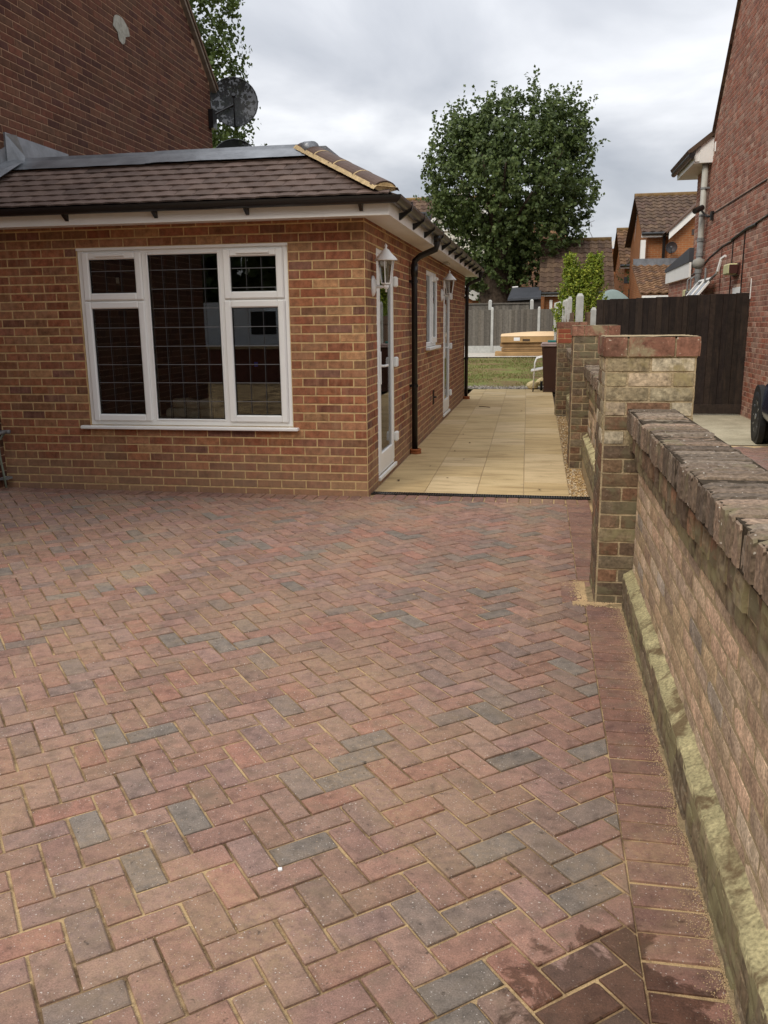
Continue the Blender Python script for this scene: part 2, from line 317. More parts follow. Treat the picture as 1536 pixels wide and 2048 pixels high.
def glassmat(name, tint=(.92, .95, .94), ior=1.5):
    M = bpy.data.materials.new(name); M.use_nodes = True; t = M.node_tree; t.nodes.remove(t.nodes['Principled BSDF'])
    fr = N(t, 'ShaderNodeFresnel'); fr.inputs[0].default_value = ior
    tr = N(t, 'ShaderNodeBsdfTransparent'); tr.inputs[0].default_value = (*tint, 1)
    gl = N(t, 'ShaderNodeBsdfGlossy'); gl.inputs['Roughness'].default_value = .01
    mx = N(t, 'ShaderNodeMixShader'); LK(t, fr.outputs[0], mx.inputs[0]); LK(t, tr.outputs[0], mx.inputs[1]); LK(t, gl.outputs[0], mx.inputs[2])
    LK(t, mx.outputs[0], t.nodes['Material Output'].inputs[0]); return M
MT['glass'] = glassmat('window_glass', (.80, .82, .81), 1.75)
def frosted():
    M, t, b = newmat('frosted_glass', .45, .5)
    b.inputs['Base Color'].default_value = (.30, .32, .29, 1); b.inputs['Transmission Weight'].default_value = .55
    return M
MT['frost'] = frosted()
def meshdish():
    M, t, b = newmat('perforated_dish_mesh', .5, .3); b.inputs['Base Color'].default_value = (.02, .02, .024, 1)
    tr = N(t, 'ShaderNodeBsdfTransparent'); mx = N(t, 'ShaderNodeMixShader', i_0=.92)
    LK(t, tr.outputs[0], mx.inputs[1]); LK(t, b.outputs[0], mx.inputs[2]); LK(t, mx.outputs[0], t.nodes['Material Output'].inputs[0]); return M
MT['dish'] = meshdish()

# ------------------------------------------------------------------ builders
class MB:
    def __init__(s): s.v = []; s.f = []
    def add(s, vs, fs):
        o = len(s.v); s.v += [tuple(x) for x in vs]; s.f += [tuple(i+o for i in f) for f in fs]; return s
    def box(s, x0, x1, y0, y1, z0, z1):
        return s.add([(x0,y0,z0),(x1,y0,z0),(x1,y1,z0),(x0,y1,z0),(x0,y0,z1),(x1,y0,z1),(x1,y1,z1),(x0,y1,z1)],
                     [(0,3,2,1),(4,5,6,7),(0,1,5,4),(1,2,6,5),(2,3,7,6),(3,0,4,7)])
    def bbox(s, x0, x1, y0, y1, z0, z1, c=.004):
        """box with chamfered edges"""
        A = []; 
        for sx, X in ((-1,x0),(1,x1)):
            for sy_, Y in ((-1,y0),(1,y1)):
                for sz, Z in ((-1,z0),(1,z1)):
                    A += [(X, Y-sy_*c, Z-sz*c), (X-sx*c, Y, Z-sz*c), (X-sx*c, Y-sy_*c, Z)]
        I = lambda a,b,d,k: (a*4+b*2+d)*3+k
        F = [(I(0,0,0,0),I(0,0,1,0),I(0,1,1,0),I(0,1,0,0)),(I(1,0,0,0),I(1,1,0,0),I(1,1,1,0),I(1,0,1,0)),
             (I(0,0,0,1),I(1,0,0,1),I(1,0,1,1),I(0,0,1,1)),(I(0,1,0,1),I(0,1,1,1),I(1,1,1,1),I(1,1,0,1)),
             (I(0,0,0,2),I(0,1,0,2),I(1,1,0,2),I(1,0,0,2)),(I(0,0,1,2),I(1,0,1,2),I(1,1,1,2),I(0,1,1,2))]
        for a in (0,1):
            for b in (0,1):
                F.append((I(a,b,0,0),I(a,b,1,0),I(a,b,1,1),I(a,b,0,1)))
                F.append((I(a,0,b,0),I(a,1,b,0),I(a,1,b,2),I(a,0,b,2)))
                F.append((I(0,a,b,1),I(1,a,b,1),I(1,a,b,2),I(0,a,b,2)))
                for d in (0,1): F.append((I(a,b,d,0),I(a,b,d,1),I(a,b,d,2)))
        return s.add(A, F)
    def prism(s, poly, h0, h1, axis='z'):
        """poly: list of 2D; axis: extrusion axis; 2D coords are the two other axes in order"""
        n = len(poly)
        def P(a, b, h): return (a,b,h) if axis=='z' else ((a,h,b) if axis=='y' else (h,a,b))
        return s.add([P(a,b,h0) for a,b in poly]+[P(a,b,h1) for a,b in poly],
                     [tuple(range(n))[::-1], tuple(range(n,2*n))]+[(i,(i+1)%n,n+(i+1)%n,n+i) for i in range(n)])
    def tube(s, pts, r, n=12, caps=True):
        pts = [Vector(p) for p in pts]; rs = r if isinstance(r, (list,tuple)) else [r]*len(pts)
        o = len(s.v); up = None
        for i, p in enumerate(pts):
            d = (pts[min(i+1,len(pts)-1)]-pts[max(i-1,0)]).normalized()
            if up is None: up = Vector((0,0,1)) if abs(d.z) < .9 else Vector((1,0,0))
            a = d.cross(up).normalized(); bb = a.cross(d).normalized(); up = bb
            for k in range(n):
                t = 2*PI*k/n; s.v.append(tuple(p+rs[i]*(math.cos(t)*a+math.sin(t)*bb)))
        for i in range(len(pts)-1):
            for k in range(n): s.f.append((o+i*n+k, o+i*n+(k+1)%n, o+(i+1)*n+(k+1)%n, o+(i+1)*n+k))
        if caps:
            s.f.append(tuple(o+k for k in range(n))[::-1]); s.f.append(tuple(o+(len(pts)-1)*n+k for k in range(n)))
        return s
    def lathe(s, prof, n=16, loc=(0,0,0), ax='z'):
        o = len(s.v)
        for r_, z in prof:
            for k in range(n):
                t = 2*PI*k/n; a, b_ = r_*math.cos(t), r_*math.sin(t)
                q = (a,b_,z) if ax=='z' else ((z,a,b_) if ax=='x' else (a,z,b_))
                s.v.append(tuple(q[i]+loc[i] for i in range(3)))
        for i in range(len(prof)-1):
            for k in range(n): s.f.append((o+i*n+k, o+i*n+(k+1)%n, o+(i+1)*n+(k+1)%n, o+(i+1)*n+k))
        return s
    def xf(s, M):
        s.v = [tuple(M @ Vector(v)) for v in s.v]; return s
    def mesh(s, name, mat, smooth=False):
        me = bpy.data.meshes.new(name); me.from_pydata(s.v, [], s.f)
        if mat is not None: me.materials.append(mat)
        if smooth: me.polygons.foreach_set('use_smooth', [True]*len(me.polygons))
        me.update(); return me
    def build(s, name, mat, parent=None, smooth=False, fix=False, **props):
        me = s.mesh(name, mat, smooth)
        if fix:
            import bmesh
            bm = bmesh.new(); bm.from_mesh(me); bmesh.ops.recalc_face_normals(bm, faces=bm.faces); bm.to_mesh(me); bm.free()
        return link(name, me, parent, **props)
def link(name, data, parent=None, mw=None, **props):
    o = bpy.data.objects.new(name, data); COL.objects.link(o)
    if parent is not None:
        o.parent = parent; o.matrix_parent_inverse = parent_inv(parent)
    if mw is not None:
        o.matrix_local = mw if parent is None else mw
    for k, v in props.items(): o[k] = v
    return o
_loc = {}
def parent_inv(p): return _loc.get(p.name, Matrix.Identity(4))
def thing(name, label, cat, loc=(0,0,0), group=None):
    """Empty at the thing's base; children are given in world coordinates"""
    o = bpy.data.objects.new(name, None); COL.objects.link(o); o.location = loc; o.empty_display_size = .1
    _loc[o.name] = Matrix.Translation(Vector(loc)).inverted()
    o['label'] = label; o['category'] = cat
    if group: o['group'] = group
    return o
def tag(o, label, cat, group=None, kind=None):
    o['label'] = label; o['category'] = cat
    if group: o['group'] = group
    if kind: o['kind'] = kind
    return o
def struct(o, label=None):
    o['kind'] = 'structure'
    if label: o['label'] = label
    return o

# piece meshes: front at y=0 facing +y, x length, z height, centred
def brick_mesh(L, H, D=.03, c=.003, rough=0, seed=0):
    rg = random.Random(seed)
    if not rough:
        a, b = L/2, H/2
        v = [(-a,-D,-b),(a,-D,-b),(a,-D,b),(-a,-D,b),(-a,-c,-b),(a,-c,-b),(a,-c,b),(-a,-c,b),(-a+c,0,-b+c),(a-c,0,-b+c),(a-c,0,b-c),(-a+c,0,b-c)]
        j = .0012
        v = [(x+rg.uniform(-j,j), y, z+rg.uniform(-j,j)) for x,y,z in v]
        f = [(0,1,5,4),(1,2,6,5),(2,3,7,6),(3,0,4,7),(4,5,9,8),(5,6,10,9),(6,7,11,10),(7,4,8,11),(8,9,10,11)]
        return v, f
    nx, nz_ = (5, 3) if L > .15 else (3, 3)
    v = []; f = []
    for k in range(nz_+1):
        for i in range(nx+1):
            x = -L/2+L*i/nx; z = -H/2+H*k/nz_; edge = i in (0,nx) or k in (0,nz_)
            y = -(c*1.2 if edge else 0)+rg.uniform(-1,1)*rough*(.5 if edge else 1)
            if (i in (0,nx)) and (k in (0,nz_)): y -= c*rg.uniform(.5,2)
            v.append((x+rg.uniform(-1,1)*rough*.4, y, z+rg.uniform(-1,1)*rough*.4))
    W_ = nx+1
    for k in range(nz_):
        for i in range(nx): f.append((k*W_+i, k*W_+i+1, (k+1)*W_+i+1, (k+1)*W_+i))
    ring = [i for i in range(W_)]+[k*W_+nx for k in range(1,nz_+1)]+[nz_*W_+i for i in range(nx-1,-1,-1)]+[k*W_ for k in range(nz_-1,0,-1)]
    o = len(v)
    for r_ in ring: v.append((v[r_][0], -D, v[r_][2]))
    n = len(ring)
    for i in range(n): f.append((ring[i], o+i, o+(i+1)%n, ring[(i+1)%n]))
    return v, f
_bm = {}
def piece_geo(key):
    """key = (kind, dims..., variant)"""
    if key not in _bm:
        k = key[0]
        if k == 'b': _bm[key] = brick_mesh(key[1], key[2], key[3], .003, 0, hash(key) % 999)
        elif k == 'r': _bm[key] = brick_mesh(key[1], key[2], key[3], .0012, key[4], key[5]*7+int(key[1]*1000))
        elif k == 'poly': _bm[key] = key[1]
    return _bm[key]
_mesh = {}
def put_pieces(name, items, parent, limit=300, stuffname=None, force_stuff=False, minpx=0):
    """items: (key, matrix, material). The ones that show largest become objects, the rest one 'stuff' part per material"""
    sc = []
    for i, (key, M, mat) in enumerate(items):
        c = M.translation; q = px(c)
        if q is None or not (-40 < q[0] < 1576 and -40 < q[1] < 2088): sc.append((-1, i)); continue
        v, f = piece_geo(key)
        xs = [px(M @ Vector(p)) for p in v[-4:]] if key[0] != 'poly' else [px(M @ Vector(p)) for p in v]
        xs = [p for p in xs if p]
        if len(xs) < 3: sc.append((-1, i)); continue
        w = max(p[0] for p in xs)-min(p[0] for p in xs); h = max(p[1] for p in xs)-min(p[1] for p in xs)
        if max(w,h) < minpx: sc.append((-1,i)); continue
        sc.append((w*h, i))
    sc.sort(reverse=True)
    single = set() if force_stuff else {i for s, i in sc[:limit] if s > 0}
    rest = {}
    for i, (key, M, mat) in enumerate(items):
        if i in single:
            mk = (key, mat.name)
            if mk not in _mesh:
                v, f = piece_geo(key); me = bpy.data.meshes.new(name); me.from_pydata(v, [], f); me.materials.append(mat); me.update()
                _mesh[mk] = me
            o = bpy.data.objects.new(name, _mesh[mk]); COL.objects.link(o)
            if parent is not None:
                o.parent = parent; o.matrix_parent_inverse = parent_inv(parent)
            o.matrix_basis = M
        else: rest.setdefault(mat.name, []).append((key, M, mat))
    first = None; V = []; F = []; MI = []; mats = []
    for mn, its in rest.items():
        mats.append(its[0][2])
        for key, M, mat in its:
            v, f = piece_geo(key); o = len(V)
            V += [tuple(M @ Vector(p)) for p in v]; F += [tuple(a+o for a in q) for q in f]; MI += [len(mats)-1]*len(f)
    if V:
        me = bpy.data.meshes.new(stuffname or name+'s'); me.from_pydata(V, [], F)
        for mt in mats: me.materials.append(mt)
        me.polygons.foreach_set('material_index', MI); me.update()
        o = link(stuffname or name+'work', me, parent); o['kind'] = 'stuff'
        return o
def frame(origin, n):
    """matrix whose y is the outward normal n, z up"""
    n = Vector(n).normalized(); u = n.cross(Vector((0,0,1)))
    M = Matrix.Identity(4)
    for i in range(3): M[i][0], M[i][1], M[i][2] = u[i], n[i], (0,0,1)[i]
    return M, u
def bricks(n, plane, u0, u1, ztop, nrows, mats, openings=(), clip=None, L=.225, H=.075, J=.01, depth=.03, proud=.004, odd_first=True, rough=0, phase=0., zmin=-1, wob=.0008, header_every=None):
    """bricks on a vertical face; n=(+-1,0) or (0,+-1); plane=coordinate along n; u = the other horizontal axis (world sign)"""
    n3 = Vector((n[0], n[1], 0)); B, u = frame((0,0,0), n3); items = []
    along_x = abs(n[1]) > .5
    for k in range(nrows):
        z1 = ztop-k*H; z0 = z1-H
        if z1 < zmin: break
        off = (phase + (0 if (k % 2 == 0) == odd_first else L/2))
        i0 = math.floor((u0-off)/L)-1
        x = off+i0*L
        header = header_every and (k % 2 == 0)
        step = L/2 if header else L
        while x < u1:
            segs = [(max(x, u0), min(x+step, u1))]
            for (a,b,c0,c1) in openings:
                if c0 < z1-.02 and c1 > z0+.02:
                    ns = []
                    for s0, s1 in segs:
                        if b <= s0 or a >= s1: ns.append((s0,s1)); continue
                        if s0 < a: ns.append((s0,a))
                        if s1 > b: ns.append((b,s1))
                    segs = ns
            for s0, s1 in segs:
                l = s1-s0
                if l < .035: continue
                cu = (s0+s1)/2; cz = (z0+z1)/2
                if clip and not clip(cu, cz): continue
                l = round((l-J)*200)/200
                mat = mats(cu, cz) if callable(mats) else mats
                key = ('r', l, H-J, depth, rough, random.randrange(5)) if rough else ('b', l, H-J, depth, random.randrange(4))
                M = B.copy(); pr = proud+random.uniform(-wob, wob)
                pos = Vector((cu, plane+n[1]*pr, cz)) if along_x else Vector((plane+n[0]*pr, cu, cz))
                M.translation = pos
                if wob: M = M @ Matrix.Rotation(random.gauss(0,.004),4,'Z') @ Matrix.Rotation(random.gauss(0,.003),4,'Y')
                items.append((key, M, mat))
            x += step
    return items
def wallbox(mb, n, plane, u0, u1, z0, z1, openings=(), th=.22):
    us = sorted({u0,u1,*[v for o in openings for v in o[:2]]}); zs = sorted({z0,z1,*[v for o in openings for v in o[2:]]})
    for a,b in zip(us,us[1:]):
        for c,d in zip(zs,zs[1:]):
            cu, cz = (a+b)/2,(c+d)/2
            if any(o[0]<cu<o[1] and o[2]<cz<o[3] for o in openings): continue
            p0, p1 = sorted((plane, plane-(n[0]+n[1])*th))
            if abs(n[1])>.5: mb.box(a,b,p0,p1,c,d)
            else: mb.box(p0,p1,a,b,c,d)
    return mb

# ------------------------------------------------------------------ ground
def sheet(name, x0, x1, y0, y1, z, mat, zf=None, nx=1, ny=1):
    mb = MB(); o = []
    for j in range(ny+1):
        for i in range(nx+1):
            x = x0+(x1-x0)*i/nx; y = y0+(y1-y0)*j/ny
            o.append((x,y,zf(x,y) if zf else z))
    mb.v = o; mb.f = [(j*(nx+1)+i, j*(nx+1)+i+1, (j+1)*(nx+1)+i+1, (j+1)*(nx+1)+i) for j in range(ny) for i in range(nx)]
    return struct(mb.build(name, mat))
sheet('ground', -400, 400, -400, 500, -.10, MT['earth'])
sheet('drive_sand_bed', -7, 1.925, -13.8, .215, -.0075, MT['jsand'])
sheet('road', -60, 60, -22, -14.2, -.06, MT['tarmac'])
sheet('gravel_bed', 1.72, 2.3, .2, 8.3, -.02, MT['gravelbase'])
LZ = lambda y: max(0, (y-12.2)*.0155)
sheet('lawn', -30, 1.9, 12.0, 24.3, 0, MT['lawn'], zf=lambda x,y: LZ(y)+.012*mnoise.noise((x*.9,y*.9,0)), nx=64, ny=40)
sheet('concrete_strip', -30, 1.9, 24.1, 27.2, 0, MT['concfar'], zf=lambda x,y: LZ(y)+.03, nx=4, ny=4)
sheet('neighbour_concrete', 2.25, 12, 3.6, 7.3, -.004, MT['conc'])
sheet('neighbour_drive_bed', 2.25, 12, -13.8, 3.6, -.012, MT['sand'])
sheet('back_gardens', -60, 60, 27.3, 90, .2, MT['lawn'])
sheet('neighbour_garden', 1.95, 40, 7.3, 27.3, -.02, MT['lawn'])

# ------------------------------------------------------------------ drive paving
drive = thing('block_paved_drive', 'red and grey herringbone block paving across the drive', 'paving', (0,-3,0))
drive['kind'] = 'structure'; del drive['category']; del drive['label']
Wd = .095
XR = 1.722
def inreg(x, y):
    if y > (-.197 if x < 0 else -.104) or y < -7.2: return False
    if x < -6.5: return False
    if y > -2.69 and y < -2.27: return x < 1.605
    if y >= -2.27: return x < 1.70
    return x < XR
def clip_half(poly, a, b, c):   # keep a*x+b*y<=c
    out_ = []
    for i in range(len(poly)):
        p, q = poly[i], poly[(i+1)%len(poly)]; dp = a*p[0]+b*p[1]-c; dq = a*q[0]+b*q[1]-c
        if dp <= 0: out_.append(p)
        if (dp < 0 < dq) or (dq < 0 < dp):
            t = dp/(dp-dq); out_.append((p[0]+t*(q[0]-p[0]), p[1]+t*(q[1]-p[1])))
    return out_
def slab_poly(poly, ztop, th, c, jit=.0):
    """chamfered prism from a convex polygon (local coords)"""
    n = len(poly); cxx = sum(p[0] for p in poly)/n; cy_ = sum(p[1] for p in poly)/n
    def inset(d):
        o = []
        for i in range(n):
            p0, p1, p2 = Vector(poly[i-1]), Vector(poly[i]), Vector(poly[(i+1)%n])
            e1 = (p1-p0).normalized(); e2 = (p2-p1).normalized()
            n1_ = Vector((-e1.y, e1.x)); n2_ = Vector((-e2.y, e2.x))
            bs = (n1_+n2_); k = 1+n1_.dot(n2_)
            q = p1 + bs*(d/max(k,.3)); o.append((q.x, q.y))
        return o
    ins = inset(c)
    if jit: ins = [(x+random.uniform(-jit,jit), y+random.uniform(-jit,jit)) for x,y in ins]
    v = [(x,y,ztop-th) for x,y in poly]+[(x,y,ztop-c*.8) for x,y in poly]+[(x,y,ztop) for x,y in ins]
    f = [(i,(i+1)%n,n+(i+1)%n,n+i) for i in range(n)]+[(n+i,n+(i+1)%n,2*n+(i+1)%n,2*n+i) for i in range(n)]+[tuple(2*n+i for i in range(n))]
    return v, f
J2 = .0044
full_var = []
for k in range(8):
    g = .001
    g = .0016
    P = [(-Wd+J2+random.uniform(-g,g), -Wd/2+J2+random.uniform(-g,g)), (Wd-J2+random.uniform(-g,g), -Wd/2+J2+random.uniform(-g,g)), (Wd-J2+random.uniform(-g,g), Wd/2-J2+random.uniform(-g,g)), (-Wd+J2+random.uniform(-g,g), Wd/2-J2+random.uniform(-g,g))]
    if k % 3 == 1: P[2:3] = [(P[2][0], P[2][1]-random.uniform(.006,.014)), (P[2][0]-random.uniform(.005,.012), P[2][1])]
    if k % 4 == 2: P[0:1] = [(P[0][0]+random.uniform(.004,.010), P[0][1])]+[(P[1])] if False else [P[0]]
    full_var.append(slab_poly(P, 0, .02, .0036, .0010))
for k in range(8): _bm[('pv', k)] = full_var[k]
ANG = R(40); O2 = (1.543, -5.466); ca, sa = math.cos(ANG), math.sin(ANG)
items = []; cnt = 0
def loc2w(a, b): return O2[0]+ca*a-sa*b, O2[1]+sa*a+ca*b
def dz(x, y): return .0025*mnoise.noise((x*.9, y*.9, 3.1))
for i in range(-110, 80):
    for j in range(-90, 90):
        s = (i-j) % 4
        if s == 0: a, b, rot = i+1, j+.5, 0
        elif s == 3: a, b, rot = i+.5, j+1, PI/2
        else: continue
        x, y = loc2w(a*Wd, b*Wd)
        if not (-5.6 < x < 2.0 and -7.0 < y < 0): continue
        if x < .55 + (y+5.76)*(-3.51-.32)/5.76 - .9: continue
        hx, hy = Wd, Wd/2; an = ANG+rot; c_, s_ = math.cos(an), math.sin(an)
        corners = [(x+c_*p-s_*q, y+s_*p+c_*q) for p,q in ((-hx,-hy),(hx,-hy),(hx,hy),(-hx,hy))]
        ins = [inreg(*c) for c in corners]
        tilt = Matrix.Rotation(random.gauss(0,.010),4,'X') @ Matrix.Rotation(random.gauss(0,.008),4,'Y') @ Matrix.Rotation(random.gauss(0,.010),4,'Z')
        Mx = Matrix.Translation((x,y,dz(x,y)+random.uniform(-.0012,.0012))) @ Matrix.Rotation(an,4,'Z') @ tilt
        if all(ins): items.append((('pv', random.randrange(8)), Mx, MT['paver'])); continue
        # cut block
        h = J2
        poly = [(x+c_*p-s_*q, y+s_*p+c_*q) for p,q in ((-hx+h,-hy+h),(hx-h,-hy+h),(hx-h,hy-h),(-hx+h,hy-h))]
        xr = XR+.001 if y < -2.69 else (1.605+.001 if y < -2.27 else 1.70+.001)
        poly = clip_half(poly, 1, 0, xr); 
        if len(poly) > 2: poly = clip_half(poly, 0, 1, -.200 if x < 0 else -.107)
        if len(poly) < 3: continue
        ar = abs(sum(poly[k][0]*poly[(k+1)%len(poly)][1]-poly[(k+1)%len(poly)][0]*poly[k][1] for k in range(len(poly)))/2)
        if ar < .0006: continue
        # drop near-duplicate points
        pp = [p for k,p in enumerate(poly) if math.dist(p, poly[k-1]) > .004]
        if len(pp) < 3: continue
        cx_ = sum(p[0] for p in pp)/len(pp); cy2 = sum(p[1] for p in pp)/len(pp)
        v, f = slab_poly([(p[0]-cx_, p[1]-cy2) for p in pp], 0, .02, .0028)
        cnt += 1; key = ('cut', cnt); _bm[key] = (v, f)
        items.append((key, Matrix.Translation((cx_,cy2,dz(cx_,cy2))), MT['paver']))
def course(cx_, cy_, rot):
    items.append((('pv', random.randrange(8)), Matrix.Translation((cx_,cy_,dz(cx_,cy_)+random.uniform(-.0015,.0015))) @ Matrix.Rotation(rot+random.gauss(0,.010),4,'Z') @ Matrix.Rotation(random.gauss(0,.010),4,'X'), MT['edgepaver']))
y = -2.74
while y > -7.1: course(XR+.097, y, 0); y -= .0975
y = -.155
while y > -2.30: course(1.70+.097, y, 0); y -= .0975
y = -2.32
while y > -2.68: course(1.605+.09, y, 0); y -= .0975
x = 1.845
while x > -5.0: course(x, -.100 if x < .02 else -.006, PI/2) ; x -= .0975
x = 1.645
put_pieces('paving_block', items, drive, 300, 'paving_blocks')
# thin infill between course and the building/drain
x = -5.0

# sand drifts along wall
mb = MB(); rg = random.Random(3)
for k in range(16000):
    y = -2.66-rg.random()*4.2; x = 1.935-abs(rg.gauss(0,.034))*(.6+.6*mnoise.noise((y*3,1,2))+.4)
    if y < -6.9: continue
    s = rg.uniform(.0006,.0021); z = rg.uniform(0,.002)
    mb.add([(x-s,y-s,z),(x+s,y-s*.6,z),(x+s*.4,y+s,z),(x,y,z+s*1.2)], [(0,1,3),(1,2,3),(2,0,3)])
for k in range(2500):
    x = 1.74+abs(rg.gauss(0,.03))*-1; y = rg.uniform(-2.68,-2.3)
    if rg.random() < .5: x = rg.uniform(1.66,1.93); y = -2.66-abs(rg.gauss(0,.03))
    s = rg.uniform(.0012,.0045); z = rg.uniform(0,.004)
    mb.add([(x-s,y-s,z),(x+s,y-s*.6,z),(x+s*.4,y+s,z),(x,y,z+s*1.2)], [(0,1,3),(1,2,3),(2,0,3)])
for k in range(9000):
    y = -2.9-rg.random()*2.9; x = rg.uniform(.2,1.93)-(-y-2.9)*rg.random()*.55
    if mnoise.noise((x*1.6,y*1.6,9)) < rg.uniform(-.15,.45): continue
    s = rg.uniform(.0005,.0016); z = rg.uniform(.0,.0015)
    mb.add([(x-s,y-s,z),(x+s,y-s*.6,z),(x+s*.4,y+s,z),(x,y,z+s*1.2)], [(0,1,3),(1,2,3),(2,0,3)])
tag(mb.build('loose_sand', MT['sand'], kind='stuff'), 'loose yellow sand grains drifted along the foot of the brick wall', 'sand')
# heaps of sand: low mounds
mb = MB()
def mound(cx_, cy_, rx, ry, h, n=16, seed=0):
    vs = [(cx_,cy_,h+.002)]; fs = []
    for ring,(q,hh) in enumerate(((.45,.75),(.8,.3),(1.0,-.004/max(h,.001)))):
        for k in range(n):
            t = 2*PI*k/n; w = 1+.3*mnoise.noise((math.cos(t)*1.5+seed, math.sin(t)*1.5, 0))
            vs.append((cx_+rx*q*w*math.cos(t), cy_+ry*q*w*math.sin(t), h*hh+.001))
    for k in range(n): fs.append((0,1+k,1+(k+1)%n))
    for r_ in range(2):
        for k in range(n): fs.append((1+r_*n+k, 1+(r_+1)*n+k, 1+(r_+1)*n+(k+1)%n, 1+r_*n+(k+1)%n))
    mb.add(vs, fs)
mound(1.775,-2.5,.05,.17,.010,seed=2); mound(1.90,-2.70,.10,.04,.007,seed=3)
for k in range(24): mound(1.95, -2.8-k*.19, .050, .14, .007+.004*rg.random(), seed=k)
tag(mb.build('sand_heap', MT['dirtsand'], smooth=True, kind='stuff'), 'low ridge of dirty sand against the foot of the wall and pier', 'sand')
w = MB(); w.bbox(-.006,.006,-.006,.006,0,.006,.001); w.xf(Matrix.Translation((.771,-5.144,.001)) @ Matrix.Rotation(.4,4,'Z'))
tag(w.build('paper_scrap', MT['paper']), 'tiny white chip lying on the herringbone paving', 'litter')

# ------------------------------------------------------------------ side path, drain, gravel
path = thing('side_path', '', '', (.9,6,0)); del path['label']; del path['category']; path['kind'] = 'structure'
items = []; cols_ = [.012,.466,.93,1.345,1.742]
rg = random.Random(11); nsl = 0
for ci in range(4):
    y = .215; first = True
    while y < 12.05:
        ln = rg.choice([.6,.6,.9,1.2]) if ci != 3 else rg.choice([.6,1.2,.6])
        if first: ln = rg.choice([.4,.85,.6,.95]); first = False
        y1 = min(y+ln, 12.06)
        if y1-y < .1: break
        drift = -.014
        x0a, x1a = cols_[ci]+(y-.2)*drift*(0 if ci==0 else 1)+.003, cols_[ci+1]+(y-.2)*drift*(0 if ci==3 else 1)-.003
        x0b, x1b = cols_[ci]+(y1-.2)*drift*(0 if ci==0 else 1)+.003, cols_[ci+1]+(y1-.2)*drift*(0 if ci==3 else 1)-.003
        cx_, cy_ = (x0a+x1a)/2, (y+y1)/2
        poly = [(x0a-cx_, y+.003-cy_), (x1a-cx_, y+.003-cy_), (x1b-cx_, y1-.003-cy_), (x0b-cx_, y1-.003-cy_)]
        nsl += 1; _bm[('sl', nsl)] = slab_poly(poly, 0, .03, .003, .0005)
        items.append((('sl', nsl), Matrix.Translation((cx_,cy_,rg.uniform(-.001,.001))) @ Matrix.Rotation(rg.gauss(0,.0015),4,'X'), MT['slab'])); y = y1
put_pieces('paving_slab', items, path, 300, 'paving_slabs')
o = MB().box(.0,1.745,.2,12.07,-.04,-.006).build('joint_bed', plain('slab_joint_mortar', (.40,.30,.18), 1, .1, .2, 20, .3), path)
dr = thing('channel_drain', 'black slotted channel drain across the near end of the buff side path', 'drain', (.95,.15,0))
mb = MB().box(.0,1.91,.102,.112,-.03,.004); mb.box(.0,1.91,.190,.200,-.03,.004); mb.box(.0,1.91,.1125,.1895,-.03,-.022); mb.build('channel', MT['blackpl'], dr)
mb = MB(); x = .005
while x < 1.9: mb.bbox(x, x+.011, .1125,.1895, -.008, .003, .001); x += .021
mb.box(0,1.905,.147,.155,-.012,.0015)
g = mb.build('grating', MT['blackpl'], dr)
def pebbles(name, n, fn, mat, smin, smax, parent=None, seed=1):
    rg = random.Random(seed); mb = MB()
    base = [(1,0,0),(0,1,0),(-1,0,0),(0,-1,0),(0,0,.7),(.6,.6,.35),(-.6,.6,.35),(-.6,-.6,.35),(.6,-.6,.35)]
    for k in range(n):
        x,y,z = fn(rg); s = rg.uniform(smin,smax); a = rg.random()*6.28; sx, sy_ = s*rg.uniform(.8,1.4), s*rg.uniform(.6,1)
        vs = []
        for p in base:
            X, Y = p[0]*sx, p[1]*sy_; vs.append((x+X*math.cos(a)-Y*math.sin(a), y+X*math.sin(a)+Y*math.cos(a), z+p[2]*s))
        mb.add(vs, [(0,5,4),(5,1,4),(1,6,4),(6,2,4),(2,7,4),(7,3,4),(3,8,4),(8,0,4),(0,1,5),(1,2,6),(2,3,7),(3,0,8)])
    return mb.build(name, mat, parent, kind='stuff')
tag(pebbles('gravel', 6500, lambda g: (lambda t: (g.uniform(1.735,1.90), .2+t*7.4, g.uniform(-.022,-.006)))(g.random()**1.7), MT['gravelc'], .004,.010), 'golden gravel strip between the buff path and the brick boundary wall', 'gravel')
MT['rubble'] = brickmat('grey_rubble', [(.30,.27,.23),(.22,.19,.16),(.40,.36,.30),(.15,.12,.10)], mott=.2, grain=.5)
tag(pebbles('stony_soil', 3500, lambda g: (lambda X: (X, 12.08+abs(g.gauss(0,.5)), .0))(g.uniform(-3,1.9)), MT['rubble'], .012,.035, seed=5), 'grey stones and rubble where the slab path meets the lawn', 'rubble')
# dead leaves and twigs on the path
lfm = MB(); 
lfs = [(.47,4.2,'halfway along the path beside the side wall'),(.62,3.4,'a little beyond the nearer terracotta collar'),(.50,2.7,'level with the nearer terracotta collar'),(.35,1.6,'close to the nearer white door, dark and curled'),(.66,2.1,'between the door and the second pier'),(.6,.95,'nearest the black channel drain'),(1.18,7.3,'far down the path, left of the farthest pier'),(.15,.75,'right at the foot of the nearer door'),(1.48,.45,'by the golden gravel at the near end')]
for k,(x,y,wl) in enumerate(lfs):
    s = random.uniform(.010,.028); mb = MB(); n = 7; vs = [(0,0,.006)]
    for i in range(n):
        t = 2*PI*i/n; q = s*random.uniform(.5,1.3); vs.append((q*math.cos(t), q*math.sin(t)*.6, random.uniform(.001,.012)))
    mb.add(vs, [(0,1+i,1+(i+1)%n) for i in range(n)]); mb.xf(Matrix.Translation((x,y,.002)) @ Matrix.Rotation(random.random()*6,4,'Z'))
    tag(mb.build('dead_leaf', MT['leaflitter']), 'dead leaf on the slabs '+wl, 'leaf', 'dead leaves on the side path')
